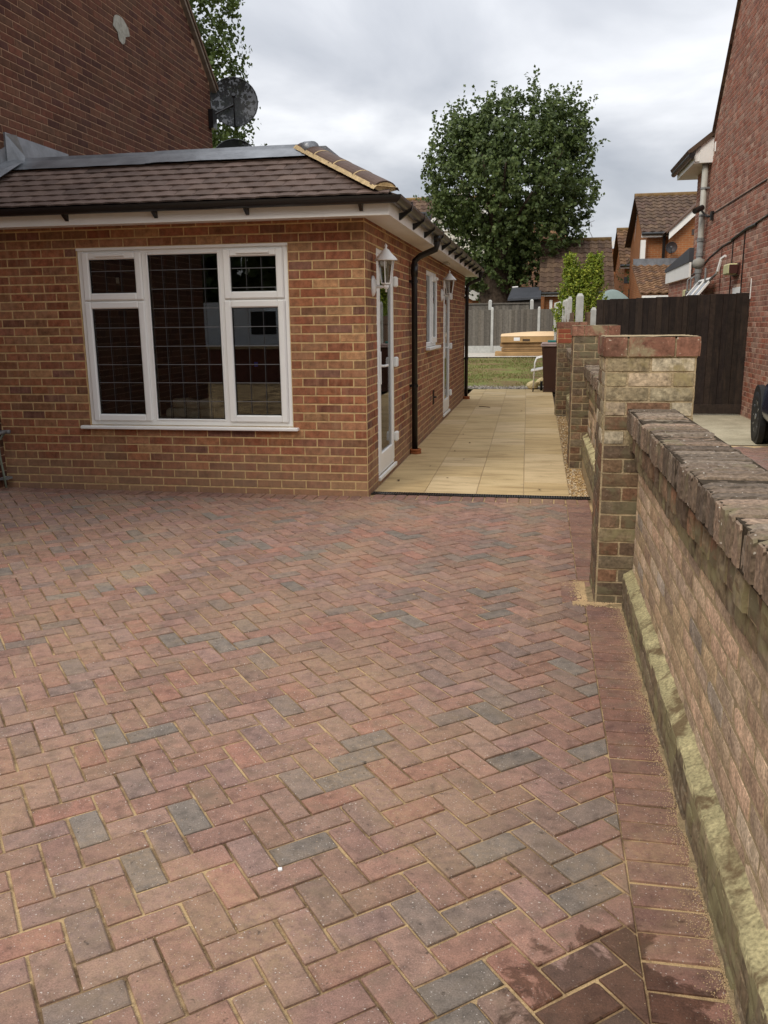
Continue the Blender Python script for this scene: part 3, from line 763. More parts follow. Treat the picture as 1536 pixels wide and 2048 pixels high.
tag(MB().tube([(.42,8.0,.008),(.5,7.95,.012),(.62,7.9,.006)], .006, 5).build('twig', MT['leaflitter']), 'thin brown twig lying across the buff path slabs', 'twig')

# ------------------------------------------------------------------ bungalow extension
K = lambda k: (30.7-k)*.075
bun = thing('bungalow_extension', 'low new brick extension with leaded front window and hipped brown tile roof', 'building', (-1.7,4.5,0))
WX0, WX1, WZ0, WZ1 = -2.585, -.662, .600, K(2)
fopen = [(WX0, WX1, WZ0, WZ1)]
sopen = [(.50,1.42,.055,2.14), (3.93,5.04,1.125,2.14), (5.95,6.87,.055,2.14)]
it = bricks((0,-1), 0, -3.5, 0, K(-1), 33, MT['bung'], fopen, odd_first=False, phase=0., zmin=.0, J=.0115, proud=.003)
it2 = bricks((1,0), 0, -.004, 9.72, K(-1), 33, MT['bung'], sopen, odd_first=True, phase=.11, zmin=.0, J=.0115, proud=.003)
put_pieces('brick', it+it2, bun, 300, 'brickwork')
mb = MB(); wallbox(mb, (0,-1), .0005, -3.5, -.0, -.05, 2.36, fopen, .22); wallbox(mb, (1,0), -.0005, .2205, 9.72, -.05, 2.36, sopen, .22)
mb.box(-3.5,0,9.5,9.72,-.05,2.36)
mb.build('wall', MT['bungmort'], bun)
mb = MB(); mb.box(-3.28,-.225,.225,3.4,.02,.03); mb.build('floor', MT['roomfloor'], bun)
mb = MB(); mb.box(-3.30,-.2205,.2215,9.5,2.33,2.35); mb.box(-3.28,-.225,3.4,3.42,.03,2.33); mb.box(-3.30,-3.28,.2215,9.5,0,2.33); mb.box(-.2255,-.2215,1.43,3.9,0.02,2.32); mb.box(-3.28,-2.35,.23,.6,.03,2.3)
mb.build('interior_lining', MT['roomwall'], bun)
# front window
win = thing('x', '', '', (0,0,0)); bpy.data.objects.remove(win)
def part(mb, name, mat, parent, **k): return mb.build(name, mat, parent, **k)
def ring(mb, x0,x1,z0,z1,w,y0,y1,c=.004, wb=None):
    wb = wb or w
    mb.bbox(x0,x0+w,y0,y1,z0,z1,c); mb.bbox(x1-w,x1,y0,y1,z0,z1,c); mb.bbox(x0+w-.002,x1-w+.002,y0+.0005,y1-.0005,z1-w,z1-.0005,c); mb.bbox(x0+w-.002,x1-w+.002,y0+.0005,y1-.0005,z0+.0005,z0+wb,c)
    return mb
fw = MB(); ring(fw, WX0,WX1,WZ0+.0,WZ1-.003,.055,.012,.075,.006)
fw.bbox(-1.985,-1.925,.0125,.0745,WZ0+.05,WZ1-.05,.006); fw.bbox(-1.292,-1.232,.0125,.0745,WZ0+.05,WZ1-.05,.006)
fw.bbox(WX0+.05,-1.98,.013,.074,1.685,1.725,.005); fw.bbox(-1.24,WX1-.05,.013,.074,1.68,1.72,.005)
fw.box(WX0-.002,WX1+.002,-.004,.010,WZ1-.022,WZ1-.0005)
wf = fw.build('window', MT['white'], bun)
def sash(x0,x1,z0,z1, wst=.062):
    s = MB(); ring(s, x0,x1,z0,z1,wst,-.012,.03,.010); return s.build('sash', MT['white'], wf)
for a in ((-2.540,-1.982,1.705,2.115),(-2.545,-1.975,.64,1.695),(-1.236,-.705,1.700,2.113),(-1.242,-.700,.64,1.690)): sash(*a)
b = MB(); ring(b, -1.944,-1.272,.645,2.10,.018,.004,.03,.006); b.build('glazing_bead', MT['white'], wf)
for x0,x1,z in ((-2.40,-2.13,2.075),(-1.11,-.82,2.073)): MB().bbox(x0,x1,-.026,-.011,z,z+.018,.003).build('trickle_vent', MT['white'], wf)
MB().bbox(WX0-.08,WX1+.055,-.055,.012,.570,.5995,.006).build('window_sill', MT['white'], bun)
panes = [(-2.478,-2.044,1.767,2.053,1,2),(-2.483,-2.037,.702,1.633,5,2),(-1.926,-1.290,.663,2.082,7,4),(-1.174,-.767,1.762,2.051,1,2),(-1.180,-.762,.702,1.628,5,2)]
lead_z = [ .822,.985,1.145,1.305,1.468,1.63,1.795,1.955 ]
MT['leadstrip'] = plain('lead_came', (.16,.16,.165), .4, .5, .1, 9, 0, metal=.3); MT['leaddark'] = plain('dull_lead_came', (.035,.035,.037), .5, .4, .1, 9, 0)
for (x0,x1,z0,z1,nh,nv) in panes:
    pn = MB().box(x0,x1,.020,.026,z0,z1).build('window_pane', MT['glass'], wf)
    g = MB(); ring(g, x0,x1,z0,z1,.006,.012,.020,.001); g.build('gasket', MT['darkgap'], wf)
    ld = MB(); lv = MB()
    for z in lead_z:
        if z0+.03 < z < z1-.03: ld.box(x0,x1,.0172,.0198,z-.0028,z+.0028)
    for k in range(nv):
        X = x0+(x1-x0)*(k+1)/(nv+1); lv.box(X-.003,X+.003,.0178,.0199,z0,z1); lv.box(X+.008,X+.014,.0262,.028,z0,z1)
    ld.build('lead_strip', MT['leadstrip'], wf); lv.build('lead_strip', MT['leaddark'], wf)
MB().box(-2.245,-2.215,.0275,.029,1.85,1.90).build('sticker', MT['offwhite'], wf)
MB().box(-.015,.015,0,.0015,-.028,.028).xf(Matrix.Translation((-1.03,.0275,1.93)) @ Matrix.Rotation(.5,4,'Y')).build('sticker', MT['offwhite'], wf)
MB().box(-1.004,-.972,.0275,.029,1.125,1.165).build('sticker', MT['blue'], wf)
# rolled cloth on the inner sill
MB().box(WX0,WX1,.08,.42,.61,.645).build('inner_sill', MT['whitepaint'], bun)
rc = thing('rolled_blanket', 'cream rolled blanket lying behind the middle pane of the leaded window', 'blanket', (-1.63,.3,.65))
mb = MB(); rg = random.Random(4)
for (zc,yc,x0,x1,rr) in ((.70,.13,-1.89,-1.42,.048),(.705,.23,-1.86,-1.36,.05),(.785,.17,-1.85,-1.40,.048)):
    pts = []; rs = []
    for i in range(17):
        t = i/16; pts.append((x0+(x1-x0)*t, yc+.006*math.sin(t*9), zc+.006*math.sin(t*7+zc*9))); rs.append(rr*(1 if 0<i<16 else .75)*(1+.10*math.sin(t*14+yc*20)))
    mb.tube(pts, rs, 14)
mb.build('fold', MT['carpet'], rc, smooth=True)

MT['blind'] = plain('olive_grey_blind', (.34,.34,.26), .8, .2, .2, 2, 0)  # olive tone stands in for the reflection on the door glass
def side_door(y0,y1,z0,z1,handle_near=True):
    d = MB(); 
    def ringx(mb, a0,a1,b0,b1,w,x0,x1,c, wb=None):
        wb = wb or w
        mb.bbox(x0,x1,a0,a0+w,b0,b1,c); mb.bbox(x0,x1,a1-w,a1,b0,b1,c); mb.bbox(x0+.0005,x1-.0005,a0+w-.002,a1-w+.002,b1-w,b1-.0005,c); mb.bbox(x0+.0005,x1-.0005,a0+w-.002,a1-w+.002,b0+.0005,b0+wb,c)
    ringx(d, y0+.005,y1-.005,z0+.02,z1,.06,-.07,-.008,.005)
    fr = d.build('door', MT['white'], bun)
    s = MB(); ringx(s, y0+.05,y1-.05,z0+.06,z1-.045,.10,-.045,.006,.008,wb=.17); s.build('door_leaf', MT['white'], fr)
    MB().box(-.02,-.014,y0+.148,y1-.148,z0+.225,z1-.143).build('door_pane', MT['glass'], fr)
    MB().box(-.060,-.055,y0+.148,y1-.148,z0+.225,z1-.143).build('blind', MT['blind'], fr)
    MB().bbox(-.005,.022,y0-.0,y1+.03,z0-.015,z0+.022,.004).build('threshold', MT['white'], fr)
    h = MB(); h.bbox(.006,.018,y0+.085,y0+.12,.93,1.23,.004); h.tube([(.02,y0+.10,1.10),(.05,y0+.10,1.10),(.055,y0+.14,1.10),(.055,y0+.24,1.10)], .011, 8); h.build('handle', MT['white'], fr)
    for z in (.35,1.10,1.88):
        h = MB(); h.bbox(.004,.045,y1-.07,y1+.02,z-.05,z+.05,.012); h.build('hinge', MT['white'], fr)
    return fr
side_door(.50,1.42,.055,2.14); side_door(5.95,6.87,.055,2.14)
# side window
d = MB()
y0,y1,z0,z1 = 3.93,5.04,1.165,2.14
for (a0,a1) in ((y0,y1),):
    d.bbox(-.07,-.008,a0,a0+.06,z0,z1,.005); d.bbox(-.07,-.008,a1-.06,a1,z0,z1,.005); d.bbox(-.0695,-.0085,a0+.058,a1-.058,z1-.06,z1-.0005,.005); d.bbox(-.0695,-.0085,a0+.058,a1-.058,z0+.0005,z0+.06,.005)
    d.bbox(-.0698,-.0082,4.43,4.49,z0+.05,z1-.05,.005)
sw = d.build('window', MT['white'], bun)
s = MB(); s.bbox(-.04,.014,4.475,4.545,z0+.04,z1-.04,.008); s.bbox(-.04,.014,4.945,5.01,z0+.04,z1-.04,.008); s.bbox(-.0395,.0135,4.54,4.95,z0+.0405,z0+.12,.008); s.bbox(-.0395,.0135,4.54,4.95,z1-.12,z1-.0405,.008); s.build('sash', MT['white'], sw)
MB().box(-.03,-.024,y0+.055,4.435,z0+.055,z1-.055).build('window_pane', MT['glass'], sw)
MB().box(-.012,-.006,4.54,4.95,z0+.11,z1-.11).build('window_pane', MT['glass'], sw)
MB().bbox(.01,.035,4.86,5.0,z1-.09,z1-.055,.004).build('window_stay', MT['white'], sw)
mb = MB().bbox(-.01,.062,y0-.03,y1+.08,1.128,1.1645,.005); mb.build('window_sill', MT['white'], bun)
MB().tube([(-.0,4.7,.45),(.0,4.7,.47)], .05, 10).build('hole', MT['darkgap'], bun)
v = MB(); v.bbox(0.002,.012,4.62,4.74,.36,.56,.003); 
MT['dent'] = plain('dark_smear', (.05,.03,.02), .9, .1, .3, 20, .3)
v.build('vent_cover', MT['dent'], bun)

# roof profile (slightly bell-cast plain tile roof)
def prof(s):
    a = R(29.5); k = .10
    if s <= k: return s*math.cos(R(24)), s*math.sin(R(24)), R(24)
    return k*math.cos(R(24))+(s-k)*math.cos(a), k*math.sin(R(24))+(s-k)*math.sin(a), a
EAV, EZ = .295, 2.468
tw, gauge = .165, .122
tv = []
for kx in range(5):
    x = -tw/2+.001+(tw-.002)*kx/4; camb = .0065*(1-(2*kx/4-1)**2)
    tv.append((x, 0, camb)); 
def tile_geo(w, var):
    rg = random.Random(var); n = 4; v = []; lift = rg.uniform(-.0015,.002)
    for yy, th in ((0,0),(.20,0)):
        for k in range(n+1):
            x = -w/2+.001+(w-.002)*k/n; cm = .0045*(1-(2*k/n-1)**2); v.append((x, yy+rg.uniform(-.001,.001)*(yy==0), cm+.012+(lift if yy==0 else 0)))
    for k in range(n+1):
        x = -w/2+.001+(w-.002)*k/n; cm = .0045*(1-(2*k/n-1)**2); v.append((x, .001, cm+lift))
    f = [(k,k+1,n+2+k,n+1+k) for k in range(n)]+[(k,2*n+2+k,2*n+3+k,k+1) for k in range(n)]
    f += [(0,n+1,2*n+2),(n,3*n+2,2*n+1)]
    return v, f
for k in range(6): _bm[('tile', tw, k)] = tile_geo(tw, k)
items = []; itside = []
nr = 8
for r_ in range(nr):
    s = r_*gauge; X, Z, a = prof(s)
    up = Matrix.Rotation(a-R(5.0),4,'X')
    off = 0 if r_ % 2 else tw/2
    lim = EAV-X-.06
    x = lim-.02 if False else EAV+.4
    k0 = math.ceil((lim)/tw)
    for k in range(-40, k0+1):
        xa, xb = k*tw+off-tw/2, k*tw+off+tw/2; xb2 = min(xb, lim+.02)
        if xb2-xa < .03: continue
        if xa < -3.62: continue
        w_ = xb2-xa
        if w_ < tw-.002:
            w_ = round(w_,3); key = ('tile', w_, 0); 
            if key not in _bm: _bm[key] = tile_geo(w_, 1)
        else: key = ('tile', tw, random.randrange(6))
        M = Matrix.Translation(((xa+xb2)/2, -EAV+X, EZ+Z)) @ up @ Matrix.Rotation(random.gauss(0,.006),4,'Z')
        items.append((key, M, MT['tile']))
    # side slope
    y = -EAV+X+.1
    while y < 10.0:
        M = Matrix.Translation((EAV-X, y+tw/2, EZ+Z)) @ Matrix.Rotation(PI/2,4,'Z') @ up
        itside.append((('tile', tw, random.randrange(6)), M, MT['tile'])); y += tw
put_pieces('roof_tile', items, bun, 300, 'cut_tiles')
put_pieces('roof_tile', itside, bun, 0, 'side_roof_tiles', force_stuff=True)
# roof deck underneath
pf = [prof(i*.085) for i in range(13)]; mb = MB(); vs = []
for X,Z,a in pf: vs += [(-3.5, -EAV+X+.02, EZ+Z-.02), (EAV-X-.02, -EAV+X+.02, EZ+Z-.02), (EAV-X-.02, 9.9, EZ+Z-.02)]
fs = []
for i in range(12): fs += [(3*i,3*i+1,3*i+4,3*i+3),(3*i+1,3*i+2,3*i+5,3*i+4)]
mb.add(vs, fs); mb.build('roof_deck', MT['felt'], bun)
Xt, Zt, at = prof(1.02); TY = -EAV+Xt; TX = EAV-Xt; TZ = EZ+Zt
MB().box(-3.5,TX-.02,TY+.05,9.8,TZ+.02,TZ+.06).build('flat_roof', MT['felt'], bun)
# lead flashing along the top: three overlapping sheets
def leadsheet(x0,x1,zz=0):
    vs = []; n = 14
    prf = [(-.19,-.074),(-.09,-.014),(-.01,.025),(.02,.038),(.04,.066),(.08,.074),(.22,.072)]
    for i in range(n+1):
        x = x0+(x1-x0)*i/n
        for (dy,dzz) in prf:
            q = .004*mnoise.noise((x*5,dy*20,zz)); vs.append((x, TY+dy+.01+(.004*math.sin(x*38) if dy < -.12 else 0), TZ+dzz+.012+q+zz))
    P = len(prf); fs = [(i*P+j, (i+1)*P+j, (i+1)*P+j+1, i*P+j+1) for i in range(n) for j in range(P-1)]
    mb = MB(); mb.add(vs, fs); return mb.build('lead_flashing', MT['lead'], bun, smooth=True)
leadsheet(-3.46,-2.02); leadsheet(-2.08,-.60,.006)
mb = MB(); mb.tube([(-.74,TY+.06,TZ+.03),(-.64,TY-.01,TZ+.035),(-.55,TY-.10,TZ+.0)], [.04,.056,.074], 14); mb.build('lead_saddle', MT['lead'], bun, smooth=True)
mb = MB(); mb.box(-3.5,-3.478,.50,1.6,TZ-.02,3.245); mb.build('lead_flashing', MT['lead'], bun)
mb = MB(); mb.add([(-3.478,.50,TZ-.10),(-3.478,.50,3.235),(-3.40,.56,3.225),(-3.37,.62,3.05),(-3.38,.60,TZ-.02),(-3.478,.62,3.235)], [(0,1,2,3,4),(1,5,2)]); mb.build('lead_flashing', MT['lead'], bun)
mb = MB(); mb.add([(-3.49,-.1,2.72),(-3.49,.55,3.02),(-3.33,.55,3.0),(-3.36,-.1,2.66),(-3.49,.1,2.92),(-3.49,.5,3.12)], [(0,1,2,3),(0,4,5,1)]); mb.build('lead_flashing', MT['lead'], bun)
MB().box(TX-.05,TX+.12,TY+.1,9.8,TZ+.02,TZ+.07).build('lead_flashing', MT['lead'], bun)
# hip tiles with mortar bedding
def hp(s): X,Z,a = prof(s+.07); return Vector((EAV-X, -EAV+X, EZ+Z+.006))
for k in range(4):
    s0, s1 = .02+k*.25, .02+(k+1)*.25-.012
    p0, p1 = hp(s0), hp(s1); d = (p1-p0).normalized(); side = d.cross(Vector((0,0,1))).normalized(); upv = side.cross(d).normalized()
    vs = []; n = 10
    for t_, rr in ((0,.112),(1,.108)):
        p = p0.lerp(p1,t_)
        for q in (rr, rr-.014):
            for i in range(n+1):
                th = PI*i/n; vs.append(tuple(p + side*(q*math.cos(th)) + upv*(q*.60*math.sin(th)+.0)))
    m_ = n+1; fs = [(i,i+1,2*m_+i+1,2*m_+i) for i in range(n)]+[(m_+i,3*m_+i,3*m_+i+1,m_+i+1) for i in range(n)]+[(i,m_+i,m_+i+1,i+1) for i in range(n)]+[(2*m_+i,2*m_+i+1,3*m_+i+1,3*m_+i) for i in range(n)]
    mb = MB(); mb.add(vs, fs); mb.build('hip_tile', MT['hiptile'], bun, smooth=False)
    if k < 3:
        q0 = p1; mb = MB(); vs = []
        for t_ in (-.001,.014):
            p = q0+d*t_
            for i in range(n+1):
                th = PI*i/n; vs.append(tuple(p+side*(.113*math.cos(th))+upv*(.113*.60*math.sin(th))))
            for i in range(n+1):
                th = PI*i/n; vs.append(tuple(p+side*(.09*math.cos(th))+upv*(.09*.60*math.sin(th))))
        fs = [(i,i+1,2*m_+i+1,2*m_+i) for i in range(n)]+[(i,m_+i,m_+i+1,i+1) for i in range(n)]
        mb.add(vs, fs); mb.build('mortar_joint', MT['bedding'], bun)
mb = MB()
p0, p1 = hp(0), hp(1.02); d = (p1-p0).normalized(); side = d.cross(Vector((0,0,1))).normalized(); upv = side.cross(d).normalized()
vs = []; n = 40
for i in range(n+1):
    p = hp(1.02*i/n); w_ = .125+.014*mnoise.noise((i*.7,0,0)); w2 = .1+.0*i
    vs += [tuple(p-side*w_+upv*.0-Vector((0,0,.0))), tuple(p-side*w2+upv*.028), tuple(p+side*w2+upv*.028), tuple(p+side*w_)]
fs = [(4*i+j,4*i+j+1,4*i+5+j,4*i+4+j) for i in range(n) for j in range(3)]
mb.add(vs, fs); 
for sgn in (1,): # end bedding plug
    o_ = []; 
    for i in range(13):
        th = PI*i/12; o_.append(tuple(hp(.015)+side*(.098*math.cos(th))+upv*(.056*math.sin(th))))
    o_.append(tuple(hp(.015)-upv*.03)); mb.add(o_, [tuple(range(14))])
mb.build('mortar_bedding', MT['bedding'], bun)
# fascia, soffit, gutter
MB().box(-3.5,.251,-.25,-.23,2.318,2.45).build('fascia', MT['whitepaint'], bun)
MB().box(.231,.251,-.2295,9.95,2.318,2.45).build('fascia', MT['whitepaint'], bun)
MB().box(-3.5,.2305,-.2295,.0,2.330,2.338).build('soffit', MT['whitepaint'], bun)
MB().box(.006,.2305,.0005,9.95,2.330,2.338).build('soffit', MT['whitepaint'], bun)
MB().box(-3.5,.2305,-.2,9.9,2.339,2.36).build('soffit_backing', MT['whitepaint'], bun)
MB().bbox(.05,.12,5.45,5.75,2.30,2.33,.006).build('soffit_vent', MT['offwhite'], bun)
def gutter(pts, name='gutter'):
    mb = MB(); n = 10; vs = []
    for (P, side_) in pts:
        for q in (.056,.052):
            for i in range(n+1):
                th = PI+PI*i/n; vs.append(tuple(Vector(P)+Vector(side_)*(q*math.cos(th))+Vector((0,0,q*math.sin(th)))))
    m_ = 2*(n+1); fs = []
    for s_ in range(len(pts)-1):
        o_ = s_*m_
        fs += [(o_+i,o_+i+1,o_+m_+i+1,o_+m_+i) for i in range(n)]+[(o_+n+1+i,o_+m_+n+1+i,o_+m_+n+2+i,o_+n+2+i) for i in range(n)]+[(o_,o_+m_,o_+m_+n+1,o_+n+1),(o_+n,o_+2*n+1,o_+m_+2*n+1,o_+m_+n)]
    e0 = tuple(range(n+1)); fs += [e0, tuple((len(pts)-1)*m_+i for i in e0)[::-1]]
    mb.add(vs, fs); return mb.build(name, MT['blackpl'], bun)
GZ = 2.452
gutter([((-3.5,-.308,GZ),(0,1,0)),((.309,-.308,GZ),(.7071*1.414*-1,1,0)),((.309,9.98,GZ),(-1,0,0))])
def bracket(x, y, nx, ny):
    mb = MB(); 
    if ny: mb.prism([(-.25,2.35),(-.258,2.35),(-.315,2.39),(-.32,2.405),(-.28,2.41),(-.25,2.41)], x-.014, x+.014, 'x')
    else: mb.prism([(.251,2.33),(.262,2.33),(.361,2.40),(.369,2.47),(.355,2.47),(.33,2.40),(.251,2.385)], y-.017, y+.017, 'y')
    mb.build('gutter_bracket', MT['blackpl'], bun, fix=True)
for x in (-3.3,-2.5,-1.7,-.91,.03): bracket(x,0,0,1)
y = .25
while y < 9.9: bracket(0,y,1,0); y += .8
# downpipes
def downpipe(y, zend, pot):
    mb = MB(); mb.tube([(.309,y,2.42),(.309,y,2.33),(.295,y,2.27),(.12,y,2.20),(.06,y,2.15),(.055,y,2.05),(.055,y,zend)], .034, 14)
    dp = mb.build('downpipe', MT['blackpl'], bun, smooth=True)
    m2 = MB(); m2.tube([(.309,y,2.43),(.309,y,2.345)], .042, 14); m2.tube([(.055,y,2.12),(.055,y,1.98)], .040, 14); m2.build('pipe_socket', MT['blackpl'], dp, smooth=True)
    for z in (1.93,.78):
        m3 = MB(); m3.tube([(.055,y,z-.015),(.055,y,z+.015)], .041, 14); m3.box(.0,.03,y-.055,y+.055,z-.014,z+.014); m3.build('pipe_clip', MT['blackpl'], dp)
    m4 = MB(); m4.lathe([(.055,.001),(.068,.0),(.072,.02),(.062,.03),(.070,.036),(.072,.052),(.058,.058),(.050,.05)], 20, (.060,y,0)); m4.build('gully_collar', MT['terra'], bun, smooth=True)
downpipe(2.5,.04,1); downpipe(9.56,.04,1)
# wall lanterns
def lantern(y, z, label):
    t = thing('wall_lantern', label, 'lamp', (.0,y,z), 'white lanterns along the side wall')
    mb = MB(); mb.lathe([(.001,.035),(.03,.033),(.055,.018),(.062,.004),(.062,.0)], 16, (.004,0,0), 'x'); mb.xf(Matrix.Translation((0,y,z)) @ Matrix.Diagonal((1,.8,1.45,1)))
    mb.build('wall_plate', MT['white'], t, smooth=True)
    mb = MB(); mb.tube([(.03,y,z-.0),(.08,y,z-.01),(.125,y-.0,z+.0)], .013, 8); mb.lathe([(.0,-.055),(.010,-.05),(.006,-.03),(.022,-.02),(.026,.0),(.018,.01)], 12, (.125,y,z)); mb.build('arm', MT['white'], t, smooth=True)
    cx_, cz = .125, z+.012
    def hexr(r,zz_): return [(cx_+r*math.cos(PI/6+PI/3*i), y+r*math.sin(PI/6+PI/3*i), zz_) for i in range(6)]
    mb = MB(); b0 = hexr(.042,cz); b1 = hexr(.045,cz+.012); mb.add(b0+b1, [tuple(range(6))[::-1],tuple(range(6,12))]+[(i,(i+1)%6,6+(i+1)%6,6+i) for i in range(6)])
    lo, hi = hexr(.043,cz+.01), hexr(.074,cz+.20)
    for i in range(6): mb.tube([lo[i],hi[i]], .0045, 5)
    for i in range(6): mb.tube([hi[i],hi[(i+1)%6]], .005, 5)
    mb.build('cage', MT['white'], t)
    for i in range(6):
        lo2, hi2 = hexr(.041,cz+.013), hexr(.071,cz+.197)
        MB().add([lo2[i],lo2[(i+1)%6],hi2[(i+1)%6],hi2[i]], [(0,1,2,3)]).build('lamp_pane', MT['frostlamp'], t)
    mb = MB(); mb.lathe([(.098,.197),(.100,.204),(.075,.232),(.045,.262),(.030,.285),(.012,.296),(.008,.305),(.015,.316),(.008,.328),(.001,.338)], 18, (cx_,y,cz)); mb.build('lamp_hood', MT['white'], t, smooth=True)
MT['frostlamp'] = glassmat('seeded_lamp_glass', (.62,.62,.60), 1.6)
lantern(.30, 1.80, 'white lantern by the corner of the extension, beside the nearer side door')
lantern(5.62, 1.87, 'white lantern further along the side wall, beside the farther side door')

# ------------------------------------------------------------------ dark old house on the left
hl = thing('left_house', 'tall dark red brick gable wall behind the low extension roof', 'house', (-5.5,0,0))
Y2, Z2 = 5.85, 4.98; VS = (5.79-4.99)/(5.84-4.91)
clipL = lambda u,z: z < Z2+(Y2-u)*VS-.05
rowsL = 110
itL = bricks((1,0), -3.5, -5.1, Y2, .01+rowsL*.075, rowsL, MT['oldL'], clip=lambda u,z: clipL(u,z) and (z > 2.6 or u < .05), H=.075, phase=.05)
put_pieces('brick', itL, hl, 300, 'brickwork')
ap = 1.2
mb = MB(); poly = [(-5.1,-.1),(Y2,-.1),(Y2,Z2),(ap,Z2+(Y2-ap)*VS),(-5.1,Z2+(Y2-ap)*VS-(ap+5.1)*VS*.7)]
mb.prism(poly, -8.5, -3.5005, 'x'); mb.build('wall', MT['oldLmort'], hl, fix=True)
mb = MB(); a0 = (Y2+.12, Z2-.10); a1 = (ap, Z2+(Y2-ap)*VS)
dv = Vector((a1[0]-a0[0], a1[1]-a0[1])).normalized(); nn = Vector((-dv.y, dv.x))*-1
pp = [a0, a1, (a1[0]+nn.x*.05,a1[1]+nn.y*.05), (a0[0]+nn.x*.05,a0[1]+nn.y*.05)]
mb.prism(pp, -3.56, -3.44, 'x'); mb.build('verge', plain('verge_mortar',(.22,.18,.14),.9,.1,.2,12,.4), hl, fix=True)
mb = MB(); pp2 = [(q[0]+nn.x*.05,q[1]+nn.y*.05) for q in (a0,a1)]+[(q[0]+nn.x*.09,q[1]+nn.y*.09) for q in (a1,a0)]
mb.prism(pp2, -8.6, -3.42, 'x'); mb.build('roof', MT['farroof'], hl, fix=True)
# render patch
mb = MB(); pts = []; n = 22
for i in range(n):
    t = 2*PI*i/n; r_ = 1+.25*mnoise.noise((math.cos(t)*2,math.sin(t)*2,5)); yy = .21*math.cos(t)*r_*(1 if math.sin(t) > -.15 else .5); z_ = .15*math.sin(t)*r_
    pts.append((-3.488, 3.06+yy, 4.86+z_))
mb.add(pts+[(-3.4835,3.06,4.9)], [(i,(i+1)%n,n) for i in range(n)]); mb.build('cement_patch', plain('cement_patch_mat',(.34,.33,.28),.95,.1,.25,24,.8), hl)
# pipe and tap at its foot
tp = thing('outside_tap', 'weathered green pipe with tap on the dark wall at the left edge', 'tap', (-3.45,-.12,0))
mb = MB(); mb.tube([(-3.42,-.14,.02),(-3.43,-.14,.14),(-3.445,-.15,.34),(-3.45,-.14,.46),(-3.43,-.07,.52)], .010, 8); mb.build('pipe', plain('verdigris',(.17,.19,.14),.7,.3,.2,20,.2), tp, smooth=True)
mb = MB(); mb.tube([(-3.49,-.05,.53),(-3.38,-.055,.535)], .018, 8); mb.tube([(-3.42,-.24,.53),(-3.41,-.06,.535)], .014, 8); mb.build('tap_body', MT['greyp'], tp, smooth=True)
mb = MB(); mb.box(-3.49,-3.42,-.13,-.03,.09,.11); mb.build('pipe_clip', MT['greyp'], tp)
# dishes
def dish(loc, r, aim, label, bracket_to=None, group='satellite dishes on the dark house'):
    t = thing('satellite_dish', label, 'satellite dish', loc, group); L_ = Vector(loc)
    q = Vector(aim).normalized().to_track_quat('Z','Y').to_matrix().to_4x4()
    mb = MB(); n = 28; pr = [(r*i/7, -.28*r*(1-(i/7)**2)) for i in range(8)]
    mb.lathe([(max(a,.002),b) for a,b in pr], n); mb.xf(Matrix.Translation(L_) @ q); mb.build('reflector', MT['dish'], t, smooth=True)
    mb = MB(); mb.tube([(r*math.cos(2*PI*i/n), r*math.sin(2*PI*i/n), 0) for i in range(n+1)], .009, 6); mb.xf(Matrix.Translation(L_) @ q); mb.build('rim', MT['blackpl'], t)
    mb = MB(); mb.tube([(0,-r,.0),(0,-.6*r,.45*r),(0,-.05*r,.75*r)], .011, 6); mb.tube([(0,-.05*r,.72*r),(0,-.0,.85*r)], .03, 8); mb.xf(Matrix.Translation(L_) @ q); mb.build('receiver_arm', MT['blackpl'], t)
    if bracket_to:
        b_ = Vector(bracket_to); mb = MB(); back = L_ - Vector(aim).normalized()*.28*r
        mb.tube([tuple(back), tuple(back.lerp(b_,.6)), tuple(b_)], .018, 8); mb.box(b_.x-.02,b_.x+.05,b_.y-.06,b_.y+.10,b_.z-.18,b_.z+.08); mb.build('bracket', MT['blackpl'], t)
    return t
dish((-3.20,6.05,4.76), .355, (.35,-1,.12), 'upper see-through dark mesh dish on the gable corner beside the tree', (-3.47,5.78,4.52))
dish((-3.20,6.0,3.88), .36, (.3,-1,.15), 'lower dark dish just showing above the lead flashing', (-3.47,5.78,3.75))

# ------------------------------------------------------------------ red brick house on the right
hr = thing('right_house', 'red brick house wall on the right with pipes and boxed eaves', 'house', (8,8,0))
HX = 4.6; HY0, HY1 = 5.0, 12.45
VR = (6.68-4.9)/(10.87-9.32)
clipR = lambda u,z: (z < 4.42 if u > 10.87 else z < 4.9+(10.87-u)*VR-.03)
wopR = [(7.66,8.22,1.0,1.99),(9.9,10.7,.95,1.78),(6.3,6.31,0,0)]
itR = bricks((-1,0), HX, HY0, HY1, .01+115*.075, 115, MT['oldR'], wopR[:2], clip=clipR, phase=.03, L=.215, J=.013)
put_pieces('brick', itR, hr, 300, 'brickwork')
mb = MB(); wallbox(mb, (-1,0), HX+.0005, HY0, HY1, -.1, 4.42, wopR[:2], .25)
mb.box(HX+.25,12,HY1-.2,HY1-.0,-.1,4.42); mb.box(HX+.25,12,HY0,HY0+.2,-.1,6.0)
apz = 4.9+(10.87-8.2)*VR
mb.prism([(HY0,4.4205),(10.87,4.4205),(10.87,4.9),(8.2,apz),(HY0,apz-3.0)], HX+.0005, HX+.3, 'x'); mb.build('wall', MT['oldRmort'], hr)
mb = MB(); mb.prism([(10.95,4.85),(8.2,apz+.04),(8.2,apz+.09),(11.0,4.88)], HX-.04, 12, 'x'); mb.prism([(HY0-.1,apz-3.2),(8.2,apz+.04),(8.2,apz+.09),(HY0-.1,apz-3.1)], HX-.04, 12, 'x'); mb.build('roof', MT['farroof'], hr, fix=True)
